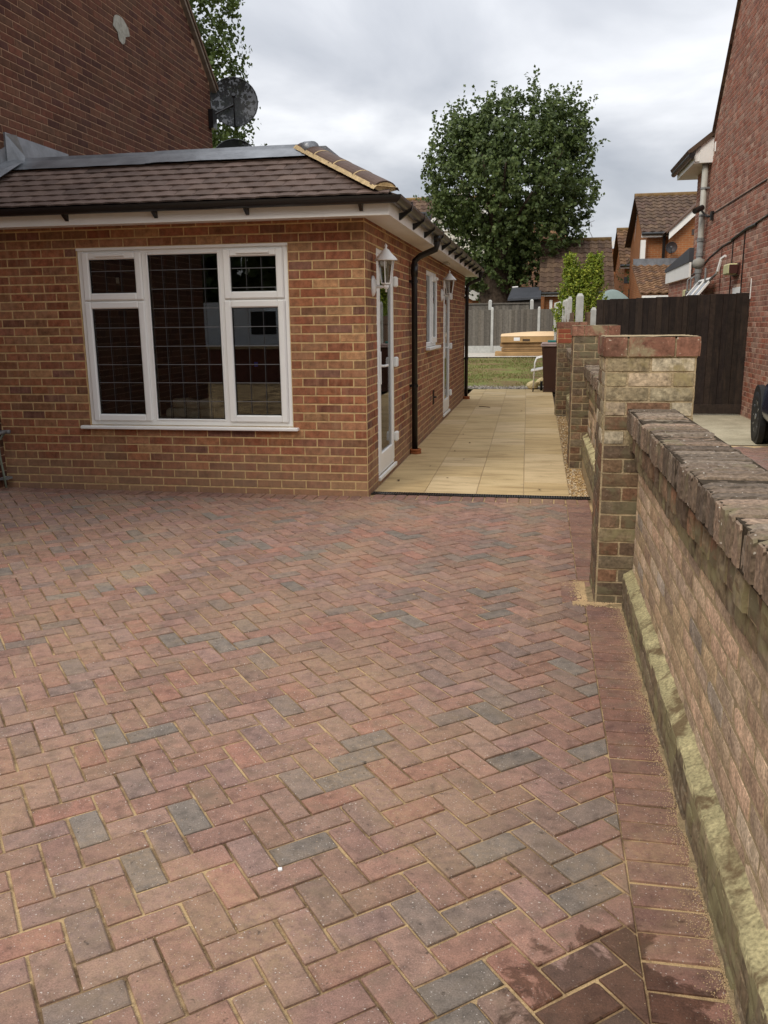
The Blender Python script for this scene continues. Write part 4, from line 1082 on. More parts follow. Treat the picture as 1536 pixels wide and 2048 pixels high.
# boxed rear eave
MB().box(4.28,5.2,10.95,13.0,4.40,4.43).build('soffit', MT['whitepaint'], hr)
mb = MB(); mb.prism([(4.36,4.40),(4.62,4.40),(4.62,4.93),(4.52,4.86),(4.36,4.70)], 10.90, 10.95, 'y'); mb.prism([(4.28,4.43),(4.36,4.43),(4.36,4.70),(4.28,4.60)], 10.92, 10.95, 'y'); mb.build('gable_box', MT['whitepaint'], hr, fix=True)
MB().box(4.26,4.28,10.95,13.0,4.40,4.56).build('fascia', MT['whitepaint'], hr)
mb = MB(); mb.prism([(4.16,4.55),(5.2,5.35),(5.2,5.45),(4.12,4.62)], 10.85, 13.1, 'y'); mb.build('roof', MT['farroof'], hr, fix=True)
MB().tube([(4.20,10.85,4.53),(4.20,13.1,4.53)], .055, 10).build('gutter', MT['blackpl'], hr)
# verge tiles
mb = MB(); k = 0; u = 10.9
while u > 8.3:
    z = 4.9+(10.87-u)*VR; mb.add([(HX-.06,u,z-.02),(HX-.06,u-.16,z+.16*VR-.005),(HX-.06,u-.16,z+.16*VR+.035),(HX-.06,u,z+.03),(HX+.1,u,z-.02),(HX+.1,u-.16,z+.16*VR-.005),(HX+.1,u-.16,z+.16*VR+.035),(HX+.1,u,z+.03)], [(0,1,2,3),(3,2,6,7),(0,3,7,4),(0,4,5,1)]); u -= .16
mb.build('verge_tiles', MT['farroof'], hr, kind='stuff')
# soil pipe
PY = 11.05; PXc = 4.50
mb = MB(); mb.tube([(PXc,PY,4.70),(PXc,PY,3.0),(PXc,PY,2.98)], .058, 14); sp = mb.build('soil_pipe', plain('cream_pipe_paint',(.42,.41,.36),.5,.3,.1,6,.05), hr, smooth=True)
mb = MB(); mb.tube([(PXc,PY,3.0),(PXc,PY,1.75)], .060, 14); mb.build('lower_pipe', MT['greyp'], sp, smooth=True)
mb = MB(); mb.tube([(PXc,PY,1.9),(PXc,PY,.0)], .062, 14); mb.build('lower_pipe', MT['whitepaint'], sp, smooth=True)
for z in (4.4,3.95,3.45): 
    mb = MB(); mb.tube([(PXc,PY,z-.02),(PXc,PY,z+.02)], .066, 14); mb.box(PXc,HX,PY-.1,PY-.07,z-.015,z+.015); mb.build('pipe_clip', MT['greyp'], sp)
for z in (3.0,2.72,2.4,2.15,1.95):
    MB().tube([(PXc,PY,z-.035),(PXc,PY,z+.035)], .072, 14).build('pipe_socket', MT['greyp'], sp)
mb = MB(); mb.lathe([(.001,-.13),(.07,-.11),(.10,-.05),(.105,.02),(.08,.08),(.001,.10)], 16, (0,0,0), 'x'); mb.xf(Matrix.Translation((4.42,10.55,2.52)) @ Matrix.Diagonal((1,1.3,1,1))); mb.build('round_vent', plain('stone_grey',(.26,.25,.22),.8,.2,.15,12,.2), hr, smooth=True)
def cable(pts, r=.008, mat='blackpl', name='cable'): MB().tube(pts, r, 6).build(name, MT[mat], hr)
def wz(y, x_px_line): pass
cable([(HX-.012,10.9,3.42),(HX-.012,8.9,3.42),(HX-.012,6.5,3.43)], .010)
cable([(HX-.012,12.4,2.38),(HX-.012,11.2,2.50),(HX-.012,10.5,2.62),(HX-.012,9.3,2.74),(HX-.012,8.6,2.76),(HX-.012,8.0,2.83),(HX-.012,7.3,2.86),(HX-.012,6.2,2.92)], .016)
cable([(HX-.015,8.55,2.78),(HX-.015,7.4,2.86),(HX-.015,6.9,2.86)], .026)
cable([(HX-.012,8.45,2.76),(HX-.012,8.45,2.0),(HX-.012,8.42,.2)], .009)
cable([(HX-.012,7.62,2.85),(HX-.012,7.62,2.0),(HX-.012,7.58,1.2)], .010)
cable([(HX-.012,9.35,2.74),(HX-.012,9.3,1.0)], .006, 'reddark')
cable([(4.45,12.3,2.02),(4.45,11.1,2.04),(4.47,10.2,2.10),(4.47,9.05,2.26)], .022, 'greyp', 'waste_pipe')
cable([(4.47,9.05,2.26),(4.47,8.95,2.30),(4.50,8.88,2.50),(4.55,8.8,2.54)], .026, 'whitepaint', 'waste_pipe')
cable([(4.47,10.1,2.11),(4.47,10.1,2.42)], .018, 'greyp', 'waste_pipe')
for yy in (11.6,12.0): cable([(4.46,yy,2.03),(4.46,yy,2.28),(4.52,yy,2.33),(4.6,yy,2.33)], .018, 'greyp', 'waste_pipe')
cable([(HX-.01,6.95,1.78),(HX-.01,6.95,2.08)], .008, 'whitepaint', 'cable')
cable([(HX-.012,10.65,4.55),(HX-.012,10.65,4.72)], .018, 'whitepaint', 'wall_vent')
cam_ = thing('security_camera', 'black bullet security camera fixed beside the tall grey soil pipe', 'camera', (4.45,10.75,3.52))
mb = MB(); mb.tube([(4.30,10.72,3.50),(4.46,10.86,3.58)], .055, 12); mb.build('camera_body', MT['blackpl'], cam_); 
mb = MB(); mb.tube([(4.44,10.75,3.50),(4.50,10.55,3.38),(4.59,10.45,3.38)], .02, 8); mb.box(4.55,4.6,10.38,10.52,3.30,3.46); mb.build('camera_bracket', MT['blackpl'], cam_)
def floodlight(y, z, label, l=.42):
    t = thing('wall_light_box', label, 'light', (HX,y,z), 'yellowed lights on the red brick house')
    MB().bbox(4.42,4.57,y-l/2,y+l/2,z-.08,z+.09,.02).build('diffuser', MT['boxy'], t)
    MB().bbox(4.57,4.598,y-l/2-.03,y+l/2+.03,z-.10,z+.10,.004).build('back_plate', MT['reddark'], t)
    MB().bbox(4.43,4.56,y-l/2-.035,y-l/2-.001,z-.07,z+.07,.004).build('end_cap', MT['reddark'], t)
floodlight(8.05,2.27,'long yellowed light box above the small white side window')
floodlight(12.2,2.0,'small yellowed light box near the rear corner of the red brick house', .3)
b = thing('wall_sensor', 'dark round sensor light below the small yellowed light box', 'sensor', (4.45,11.7,1.9))
mb = MB(); mb.lathe([(.001,-.10),(.05,-.08),(.07,-.03),(.05,.02),(.001,.04)], 12, (4.46,11.75,1.86)); mb.tube([(4.46,11.75,1.9),(4.46,11.75,2.0)], .08, 12); mb.tube([(4.5,11.75,1.95),(4.6,11.75,1.95)], .03, 8); mb.build('sensor_head', MT['reddark'], b, smooth=True)
MB().box(4.50,4.52,11.25,11.33,1.80,2.02).build('sensor_plate', MT['whitepaint'], b)
# small window + two opened top-hung sashes
w = MB(); y0,y1,z0,z1 = 7.665,8.215,1.0,1.985
w.bbox(4.585,4.65,y0,y0+.07,z0,z1,.004); w.bbox(4.585,4.65,y1-.07,y1,z0,z1,.004); w.bbox(4.5855,4.6495,y0+.068,y1-.068,z1-.13,z1-.0005,.004); w.bbox(4.5855,4.6495,y0+.068,y1-.068,z0+.0005,z0+.07,.004)
ww = w.build('window', MT['whitepaint'], hr); MB().box(4.63,4.636,y0+.07,y1-.07,z0+.07,z1-.13).build('window_pane', MT['glass'], ww)
MB().box(4.68,4.70,y0+.01,y1-.01,z0+.01,z1-.01).build('green_blind', plain('green_blind_mat',(.02,.09,.05),.8,.2,.2,12,.1), ww)
w = MB(); w.bbox(4.60,4.66,9.9,10.7,.95,1.78,.004); ww = w.build('window', MT['darkgap'], hr)
for k,(yc) in enumerate((9.95,10.62)):
    s = MB(); wdt = .32
    for a,b_,c_,d_ in ((-wdt,-wdt+.05,-.62,0),(wdt-.05,wdt,-.62,0),(-wdt,wdt,-.05,0),(-wdt,wdt,-.62,-.57)): s.bbox(-.02,.02,a,b_,c_,d_,.004)
    s.xf(Matrix.Translation((4.52,yc,2.22)) @ Matrix.Rotation(R(38),4,'Y')); sb_ = s.build('opened_sash', MT['whitepaint'], ww); MB().box(-.004,.004,-wdt+.05,wdt-.05,-.57,-.05).xf(Matrix.Translation((4.52,yc,2.22)) @ Matrix.Rotation(R(38),4,'Y')).build('sash_pane', MT['carglass'], sb_)
# rear single-storey annexe
mb = MB(); mb.box(4.6005,8,12.46,15.7,-.1,2.35); mb.build('annexe_wall', MT['oldRmort'], hr)
put_pieces('brick', bricks((-1,0),4.6,12.46,15.7,2.35,32,MT['oldR'],L=.215), hr, 0, 'annexe_brickwork', force_stuff=True)
mb = MB(); mb.prism([(12.3,2.35),(15.8,2.35),(15.8,2.62),(12.3,2.68)], 4.52, 4.56, 'x'); mb.build('annexe_fascia', MT['whitepaint'], hr, fix=True)
mb = MB(); mb.prism([(12.3,2.66),(15.85,2.62),(15.85,2.70),(12.3,2.95)], 4.50, 8, 'x'); mb.build('annexe_roof', MT['felt'], hr, fix=True)

# ------------------------------------------------------------------ boundary walls and piers on the right
def pier(x0,x1,y0,y1,ztop,label,seed, lowdark=True):
    t = thing('brick_pier', label, 'pier', ((x0+x1)/2,(y0+y1)/2,0), 'brick piers of the boundary wall')
    random.seed(seed)
    def mats(u,z):
        if z > ztop-.20: return MT['palebrick'] if seed == 1 else MT['brownbrick']
        if seed == 1 and z > .83: return MT['palebrick'] if random.random() < .85 else MT['brownbrick']
        return MT['brownbrick'] if random.random() < .95 else MT['mossy']
    H = .0745; zc = ztop-.105; L = x1-x0
    rows = int(zc/H)+1
    its = []
    for (n, pl, a0, a1) in (((0,-1),y0,x0,x1), ((-1,0),x0,y0,y1), ((1,0),x1,y0,y1), ((0,1),y1,x0,x1)):
        its += bricks(n, pl, a0+.002, a1-.002, zc, rows, mats, L=(a1-a0)/2, H=H, phase=a0, rough=.0020, wob=.0014, depth=.025, proud=.006, J=.011, zmin=0.01, odd_first=(abs(n[1])>.5))
        # brick-on-edge cap
        its += bricks(n, pl-.012*0+(n[0]+n[1])*.010, a0-.010, a1+.010, ztop, 1, MT['capbrick'], L=(a1-a0+.02)/2, H=.105, phase=a0-.01+(a1-a0+.02)*.25, rough=.0018, wob=.001, depth=.02, proud=.006)
    put_pieces('brick', its, t, 300, 'brickwork')
    MB().box(x0+.0,x1-.0,y0+.0,y1-.0,-.1,zc).build('core', MT['wallmort'], t)
    mb = MB(); vs = []; n = 10
    for j in range(n+1):
        for i in range(n+1):
            x = x0-.006+(x1-x0+.012)*i/n; y = y0-.006+(y1-y0+.012)*j/n; vs.append((x,y,ztop+.004*mnoise.noise((x*22,y*22,seed))-.002))
    mb.add(vs, [(j*(n+1)+i,j*(n+1)+i+1,(j+1)*(n+1)+i+1,(j+1)*(n+1)+i) for j in range(n) for i in range(n)]); 
    mb.box(x0-.004,x1+.004,y0-.004,y1+.004,zc-.001,ztop-.012)
    mb.build('cap_bedding', MT['wallmort'], t)
    return t
random.seed(21)
pier(1.78,2.22,-2.64,-2.20,1.412,'nearest and tallest looking brick pier with worn red cap bricks',1)
pier(1.78,2.215,1.72,2.16,1.44,'second brick pier, behind the nearest one and beside the gravel strip',2)
p3 = pier(1.725,2.16,6.70,7.14,1.465,'farthest brick pier, with three new red courses at the top beside the brown bin',3)
# new red courses on the far pier
random.seed(5)
MT['newred'] = brickmat('new_red_brick', [(.27,.078,.042),(.24,.07,.038),(.29,.09,.05)], mott=.15, grain=.5)
for (n, pl, a0, a1) in (((0,-1),6.69,1.725,2.16), ((-1,0),1.715,6.70,7.14)):
    its = bricks(n, pl, a0, a1, 1.36, 3, MT['newred'], L=(a1-a0)/2, H=.075, phase=a0, wob=.001, proud=.004)
    put_pieces('brick', its, p3, 300)
MB().box(1.717,2.15,6.692,7.13,1.134,1.361).build('new_mortar', MT['bungmort'], p3)

def lowwall(y0, y1, xf, xc0, xc1, ztop, zface, zpl, label, seed, facemat, n_rough=.0011):
    t = thing('boundary_wall', label, 'wall', (xf+.1,(y0+y1)/2,0), 'brick boundary walls between the piers')
    random.seed(seed); its = []
    H = .0735
    rows = int((zface-zpl)/H)+1
    its += bricks((-1,0), xf, y0, y1, zface, rows, facemat, L=.225, H=H, phase=.07, rough=n_rough, wob=.001, depth=.02, proud=.0030, zmin=zpl, J=.0145)
    # header course, mossy, stepping out
    its += bricks((-1,0), xf-.020, y0, y1, zface+.085, 1, MT['mossy'], L=.112, H=.085, phase=.02, rough=.003, wob=.003, depth=.04, proud=.007, J=.009)
    mmix = lambda u,z: MT['mossy'] if random.random() < .45 else MT['brownbrick']
    its += bricks((-1,0), xf-.045, y0, y1, zface+.185, 1, mmix, L=.112, H=.10, phase=.05, rough=.005, wob=.006, depth=.05, proud=.007, J=.010)
    # plinth courses
    its += bricks((-1,0), xf-.047, y0, y1, zpl, 3, MT['mossy'], L=.225, H=.07, phase=.0, rough=.0025, wob=.002, depth=.02, proud=.006, zmin=-.02)
    put_pieces('brick', its, t, 300, 'brickwork')
    # brick-on-edge coping
    its = []; y = y1-.035
    while y > y0+.03:
        d_ = .057; L = xc1-xc0
        key = ('cp', round(L,3), random.randrange(7))
        if key not in _bm:
            rg = random.Random(hash(key) % 9999); nx, ny, nz_ = 11, 4, 4; g = {}
            mb = MB(); 
            def V(i,j,k):
                if (i,j,k) not in g:
                    x = -L/2+L*i/nx; yy = (-d_/2+.001)*(1 if j == 0 else (.8 if j == 1 else (0 if j == 2 else (-.8 if j == ny-1 else -1))))+rg.uniform(-.0006,.0006); z = -.105*(1-k/nz_)
                    if k == nz_ and j in (0,ny): z -= .008
                    if k == nz_ and j == 2: z -= .0035*rg.random()
                    if k == nz_ and i in (0,nx): z -= .008
                    am = .0016
                    g[(i,j,k)] = len(mb.v); mb.v.append((x+rg.uniform(-am,am), yy+rg.uniform(-am,am), z+(rg.uniform(-am,am)*1.1 if k == nz_ else 0)))
                return g[(i,j,k)]
            for i in range(nx):
                for j in range(ny): mb.f.append((V(i,j,nz_),V(i+1,j,nz_),V(i+1,j+1,nz_),V(i,j+1,nz_)))
                for k in range(nz_): mb.f.append((V(i,0,k),V(i+1,0,k),V(i+1,0,k+1),V(i,0,k+1))); mb.f.append((V(i+1,ny,k),V(i,ny,k),V(i,ny,k+1),V(i+1,ny,k+1)))
            for j in range(ny):
                for k in range(nz_): mb.f.append((V(0,j+1,k),V(0,j,k),V(0,j,k+1),V(0,j+1,k+1))); mb.f.append((V(nx,j,k),V(nx,j+1,k),V(nx,j+1,k+1),V(nx,j,k+1)))
            _bm[key] = (mb.v, mb.f)
        M = Matrix.Translation(((xc0+xc1)/2+random.gauss(0,.0035), y, ztop+random.gauss(.001,.0026))) @ Matrix.Rotation(random.gauss(0,.012),4,'Z') @ Matrix.Rotation(random.gauss(0,.012),4,'Y')
        its.append((key, M, MT['coping'])); y -= .069
    put_pieces('coping_brick', its, t, 300, 'coping_bricks')
    mb = MB(); mb.box(xf,2.16,y0,y1,-.1,zface+.187); mb.box(xf-.018,xf-.0005,y0,y1,zface,zface+.187); mb.box(xf-.043,xf-.0185,y0,y1,zface+.087,zface+.187); mb.box(xf-.044,xf-.0005,y0,y1,-.1,zpl)
    mb.build('core', MT['wallmort'], t); MB().box(xc0+.005,xc1-.005,y0,y1,zface+.188,ztop-.0045).build('coping_mortar', MT['darkmort'], t)
    # sloped cement ledge on the plinth
    mb = MB(); n = int((y1-y0)/.03); vs = []
    for i in range(n+1):
        y = y0+(y1-y0)*i/n; w1 = .004*mnoise.noise((y*9,seed,0)); w2 = .006*mnoise.noise((y*14,seed,4)); w3 = .007*mnoise.noise((y*21,seed,8))
        vs += [(xf-.052+w1, y, zpl-.020+w2), (xf-.048+w1+w3*.4, y, zpl+.004+w2), (xf-.028, y, zpl+.014+w3), (xf+.006, y, zpl+.038+w2)]
    mb.add(vs, [(4*i+j, 4*i+4+j, 4*i+5+j, 4*i+1+j) for i in range(n) for j in range(3)]); mb.build('cement_ledge', MT['render'], t, smooth=True, fix=True)
    return t
random.seed(31)
lowwall(-7.4,-2.66,1.968,1.895,2.135,1.052,.752,.165,'nearest stretch of boundary wall with pinkish bricks and brick-on-edge coping',5,MT['wallpink'])
mixface = lambda u,z: MT['wallpink'] if random.random() < .7 else MT['brownbrick']
lowwall(-2.19,1.70,1.955,1.89,2.12,1.052,.752,.33,'middle stretch of boundary wall between the nearest and second piers',6,mixface)
lowwall(2.18,6.68,1.935,1.86,2.09,1.06,.76,.33,'far stretch of boundary wall between the second and farthest piers',7,MT['brownbrick'])

# ------------------------------------------------------------------ neighbour's gate, fences
gate = thing('board_gate', 'tall dark brown board gates across the neighbour side passage', 'gate', (3.5,7.05,0))
its = []
def boards(x0,x1,z0,z1l,z1r,y,mat,w=.10):
    o_ = []; x = x0; GAP = -.004; sd_ = 1
    while x < x1-.02:
        sd_ = -sd_
        xb = min(x+w, x1); zt = z1l+(z1r-z1l)*(x-x0)/(x1-x0)
        mb = MB().bbox(-(xb-x)/2+GAP,(xb-x)/2-GAP,-.011,.011,0,round(zt-z0,2),.004); key = ('bd', round(xb-x,3), round(zt-z0,2)); _bm[key] = (mb.v, mb.f)
        o_.append((key, Matrix.Translation(((x+xb)/2, y+sd_*.007+random.uniform(-.002,.002), z0)), mat)); x = xb
    return o_
its = boards(2.32,3.70,.05,1.80,1.84,7.0,MT['gatewood'])+boards(3.73,4.585,.05,1.85,1.87,6.98,MT['gatewood'],.095)
put_pieces('board', its, gate, 300)
mb = MB(); mb.box(2.32,3.70,7.012,7.05,.25,.35); mb.box(2.32,3.70,7.012,7.05,1.5,1.6); mb.box(3.73,4.585,6.995,7.035,.25,.35); mb.box(3.73,4.585,6.995,7.035,1.5,1.6); mb.box(3.69,3.735,7.012,7.1,0,1.85); mb.build('rail', MT['gatewood'], gate)
MB().bbox(3.73,4.585,6.955,6.969,.02,.17,.003).build('kick_board', MT['gatewood'], gate)
def post(x,y,z0,z1,w,parent,cap=True):
    mb = MB(); mb.bbox(x-w/2,x+w/2,y-w/2,y+w/2,z0,z1-.05,.006); a = w/2-.001
    mb.add([(x-a,y-a,z1-.05),(x+a,y-a,z1-.05),(x+a,y+a,z1-.05),(x-a,y+a,z1-.05),(x-a*.5,y-a*.5,z1),(x+a*.5,y-a*.5,z1),(x+a*.5,y+a*.5,z1),(x-a*.5,y+a*.5,z1)], [(0,1,5,4),(1,2,6,5),(2,3,7,6),(3,0,4,7),(4,5,6,7)])
    return mb.build('post', MT['concretepost'], parent)
bf = thing('boundary_fence', 'fence with a receding row of pale concrete posts beyond the farthest pier', 'fence', (2.1,17,0))
y = 8.0; ys = []
while y < 27: post((1.995 if y > 8.1 else 2.10),y,-.05,1.93+LZ(y)*.9,.085 if y>8.1 else .125,bf); ys.append(y); y += 1.86
for a,b_ in zip(ys,ys[1:]):
    mb = MB(); yy = a+.07
    while yy < b_-.07: mb.box(2.0,2.015,yy,yy+.095,.2,1.62+LZ(a)*.9); yy += .1
    mb.box(1.985,1.999,a+.06,b_-.06,1.45,1.5); mb.build('slat_panel', MT['fencebrown'], bf); MB().box(1.99,2.03,a+.06,b_-.06,-.05,.2).build('gravel_board', MT['concretepost'], bf)
pf_ = thing('return_fence', 'short fence with grey post between the white post row and the dark gates', 'fence', (2.3,8,0))
post(2.34,8.1,-.05,1.70,.10,pf_)
its = boards(2.20,2.29,.0,1.62,1.62,8.1,MT['fencebrown']); put_pieces('board', its, pf_, 300); MB().box(2.40,2.405,8.09,8.11,0,1.6).build('trim', MT['whitepaint'], pf_)
ff = thing('back_fence', 'grey close-board fence with pale concrete posts across the back of the garden', 'fence', (0,27,0))
zb = LZ(27)+.02; xs = [-11.6,-9.75,-7.9,-6.05,-4.2,-2.27,-.40,1.40]
for x in xs: post(x,27,0,zb+1.76,.10,ff)
its = []
for a,b_ in zip(xs,xs[1:]+[2.10]): 
    MB().bbox(a+.055,b_-.055,26.98,27.02,zb-.15,zb+.28,.004).build('gravel_board', MT['concretepost'], ff)
    its += boards(a+.055,b_-.055,zb+.28,zb+1.66,zb+1.66,27.0,MT['fencewood'],.115)
put_pieces('board', its, ff, 300, 'fence_boards')
f2 = thing('rear_lane_fence', 'second older fence just behind and above the back garden fence', 'fence', (0,28.6,0))
mb = MB(); x = -9
while x < .95: mb.box(x,x+.13,28.59,28.62,0,2.15); x += .135
mb.build('slat_panel', MT['fencewood'], f2, kind='stuff')
MB().box(-9,1.0,28.55,28.588,2.14,2.2).build('capping_rail', MT['fencewood'], f2)
for x in (-2.9,-.57,1.1): post(x,28.52,0,2.32,.14,f2)

# ------------------------------------------------------------------ garden objects
bn = thing('wheelie_bin', 'brown wheelie bin with faded pink lid at the far end of the side path', 'bin', (1.78,11.5,0))
mb = MB(); mb.add([(1.56,11.3,.06),(1.98,11.3,.06),(1.98,11.78,.06),(1.56,11.78,.06),(1.50,11.22,.95),(2.04,11.22,.95),(2.04,11.90,.95),(1.50,11.90,.95)], [(0,3,2,1),(0,1,5,4),(1,2,6,5),(2,3,7,6),(3,0,4,7)]); mb.box(1.55,1.99,11.29,11.7,.0,.07); mb.build('body', MT['binbrown'], bn)
mb = MB(); mb.bbox(1.475,2.065,11.19,11.93,.95,.99,.01); mb.bbox(1.49,2.05,11.21,11.9,.985,1.03,.02); mb.build('lid', MT['binlid'], bn)
for x in (1.52,2.0): MB().tube([(x-.035,11.74,.10),(x+.02,11.74,.10)], .10, 16).build('wheel', MT['tyre'], bn)
MB().tube([(1.55,11.95,.93),(2.0,11.95,.93)], .018, 8).build('handle', MT['binbrown'], bn)
tag(MB().bbox(1.62,1.86,11.5,11.75,1.031,1.075,.008).build('plastic_tray', MT['teal']), 'small teal tray lying on the lid of the brown bin', 'tray')
wk = thing('walking_frame', 'white walking frame with wheels standing beside the brown bin', 'walker', (1.5,11.4,0))
mb = MB()
for y in (11.35,11.85): mb.tube([(1.34,y,.08),(1.36,y,.60),(1.40,y,.70),(1.50,y,.73),(1.62,y,.72)], .016, 8)
mb.tube([(1.36,11.35,.48),(1.36,11.85,.48)], .014, 8); mb.tube([(1.42,11.35,.70),(1.42,11.85,.70)], .014, 8); mb.build('frame', MT['white'], wk, smooth=True)
mb = MB(); mb.bbox(-.16,.20,11.33,11.80,-.02,.02,.008); mb.xf(Matrix.Translation((1.44,0,.47)) @ Matrix.Rotation(R(-12),4,'Y')); mb.build('seat', MT['white'], wk)
for y in (11.35,11.85): MB().tube([(1.325,y,.04),(1.35,y,.04)], .04, 12).build('wheel', MT['tyre'], wk)
for (x,y,z,s,nm) in ((1.32,12.15,.0,.13,'low pale foam chunk lying at the foot of the walking frame'),(1.52,12.25,.08,.12,'upper pale foam chunk leaning behind the brown bin')):
    import bmesh
    bm = bmesh.new(); bmesh.ops.create_icosphere(bm, subdivisions=2, radius=s)
    for v_ in bm.verts: v_.co *= 1+.35*mnoise.noise(v_.co*9+Vector((x,y,0))); v_.co.z *= .75; v_.co += Vector((x,y,z+s*.6))
    me = bpy.data.meshes.new('foam_chunk'); bm.to_mesh(me); bm.free(); me.materials.append(MT['foam']); tag(link('foam_chunk', me), nm, 'rubble')
# flat cardboard boxes
MT['cardd'] = plain('damp_cardboard', (.30, .185, .09), .9, .1, .3, 2.5, .3)  # darker brown for the two boxes in mid stack
bx_specs = [(-.16,2.1,24.7,25.6,.0,.15,.02,'flat cardboard box at the bottom of the stack by the back fence','card'),
            (.08,2.2,24.74,25.55,.165,.30,-.02,'second flat cardboard box from the bottom of the garden stack','cardd'),
            (.03,2.05,24.78,25.55,.32,.455,-.012,'third flat cardboard box, just under the open topmost one','cardd')]
bz = LZ(24.7)+.035
for (x0,x1,y0,y1,z0,z1,rt,lab,mt) in bx_specs:
    t = thing('cardboard_box', lab, 'box', (1,25,bz+z0), 'flat cardboard boxes stacked in the garden')
    c_ = Matrix.Translation((1,25,0)) @ Matrix.Rotation(rt,4,'Z') @ Matrix.Translation((-1,-25,0))
    MB().bbox(x0,x1,y0,y1,bz+z0,bz+z1,.012).xf(c_).build('carton', MT[mt], t); MB().box(x0+.1,x1-.1,y0-.003,y0+.001,bz+z0+.06,bz+z0+.07).xf(c_).build('tape', MT['bark'], t)
t = thing('cardboard_box', 'topmost large cardboard box with pale bulging top and white label', 'box', (1,25,bz+.48), 'flat cardboard boxes stacked in the garden')
MB().bbox(.05,1.98,24.7,25.5,bz+.475,bz+.70,.012).build('carton', MT['card'], t)
mb = MB(); n = 8; vs = []
for i in range(n+1):
    x = .04+1.95*i/n; h = .07+.07*math.sin(min(1,(i/n)*1.1)*PI*.6)
    vs += [(x,24.69,bz+.70),(x,25.1,bz+.70+h*.85),(x,25.5,bz+.70+h*1.15),(x,25.52,bz+.70)]
mb.add(vs, [(4*i+j,4*i+4+j,4*i+5+j,4*i+1+j) for i in range(n) for j in range(3)]+[(0,1,2,3),(4*n,4*n+3,4*n+2,4*n+1)]); mb.build('box_top', MT['cardl'], t)
MB().box(.52,.74,24.69,24.699,bz+.54,bz+.66).build('label', MT['paper'], t)
MB().box(.72+.12,1.1,24.694,24.6985,bz+.52,bz+.60).build('print', MT['bark'], t)
# grass
mb = MB(); rg = random.Random(9)
for k in range(16000):
    y = 12.7+11.3*rg.random(); x = rg.uniform(-3.5,1.9)
    if mnoise.noise((x*.8,y*.8,7)) < rg.uniform(-.35,.25): continue
    s = rg.uniform(.01,.02); h = rg.uniform(.02,.055); a = rg.random()*6.28; z = LZ(y)
    mb.add([(x-s*math.cos(a),y-s*math.sin(a),z),(x+s*math.cos(a),y+s*math.sin(a),z),(x+rg.uniform(-.02,.02),y+rg.uniform(-.02,.02),z+h)], [(0,1,2)])
tag(mb.build('grass', MT['grassb'], kind='stuff'), 'short patchy green and brown grass of the back lawn', 'grass')

# ------------------------------------------------------------------ trees and bushes
def leaf_mesh(name, pts, nrm, size, mat, parent, elong=1.0):
    n = len(pts); sz = RNG.uniform(.6,1.25,n)*size
    a = RNG.normal(size=(n,3)); nr_ = nrm+a*.9; nr_ /= np.linalg.norm(nr_,axis=1)[:,None]+1e-9
    b = RNG.normal(size=(n,3)); t1 = np.cross(nr_,b); t1 /= np.linalg.norm(t1,axis=1)[:,None]+1e-9; t2 = np.cross(nr_,t1)
    hs = sz[:,None]*.5
    V = np.stack([pts-t1*hs*elong, pts+t2*hs*.75+nr_*hs*.15, pts+t1*hs*elong, pts-t2*hs*.75+nr_*hs*.15],1).reshape(-1,3)
    me = bpy.data.meshes.new(name); me.vertices.add(4*n); me.vertices.foreach_set('co', V.ravel())
    me.loops.add(4*n); me.loops.foreach_set('vertex_index', np.arange(4*n)); me.polygons.add(n)
    me.polygons.foreach_set('loop_start', np.arange(n)*4); me.polygons.foreach_set('loop_total', np.full(n,4)); me.materials.append(mat); me.update(calc_edges=True)
    return link(name, me, parent)
def crown_points(blobs, nper, jitter=.16, spray=0, up=.5):
    """leaf clusters on twig ends scattered over and inside overlapping lumps"""
    P = []; Nn = []
    for (c, r, k) in blobs:
        c = np.array(c); r = np.array(r)
        d = RNG.normal(size=(k,3)); d /= np.linalg.norm(d,axis=1)[:,None]
        rad = 1-np.abs(RNG.normal(0,.20,k)); tw_ = c+d*r*rad[:,None]
        for i in range(k):
            m_ = nper
            # sprig: a short line of leaves outward and up
            L = abs(RNG.normal(0,1))*jitter*2.2+.1
            dirv = d[i]*.7+np.array([0,0,up])+RNG.normal(0,.3,3); dirv /= np.linalg.norm(dirv)
            t = RNG.random(m_)[:,None]*L; pts = tw_[i]+dirv*t+RNG.normal(0,jitter*.38,(m_,3))
            P.append(pts); Nn.append(np.repeat(d[i][None],m_,0)+np.array([0,0,.4]))
    return np.concatenate(P), np.concatenate(Nn)
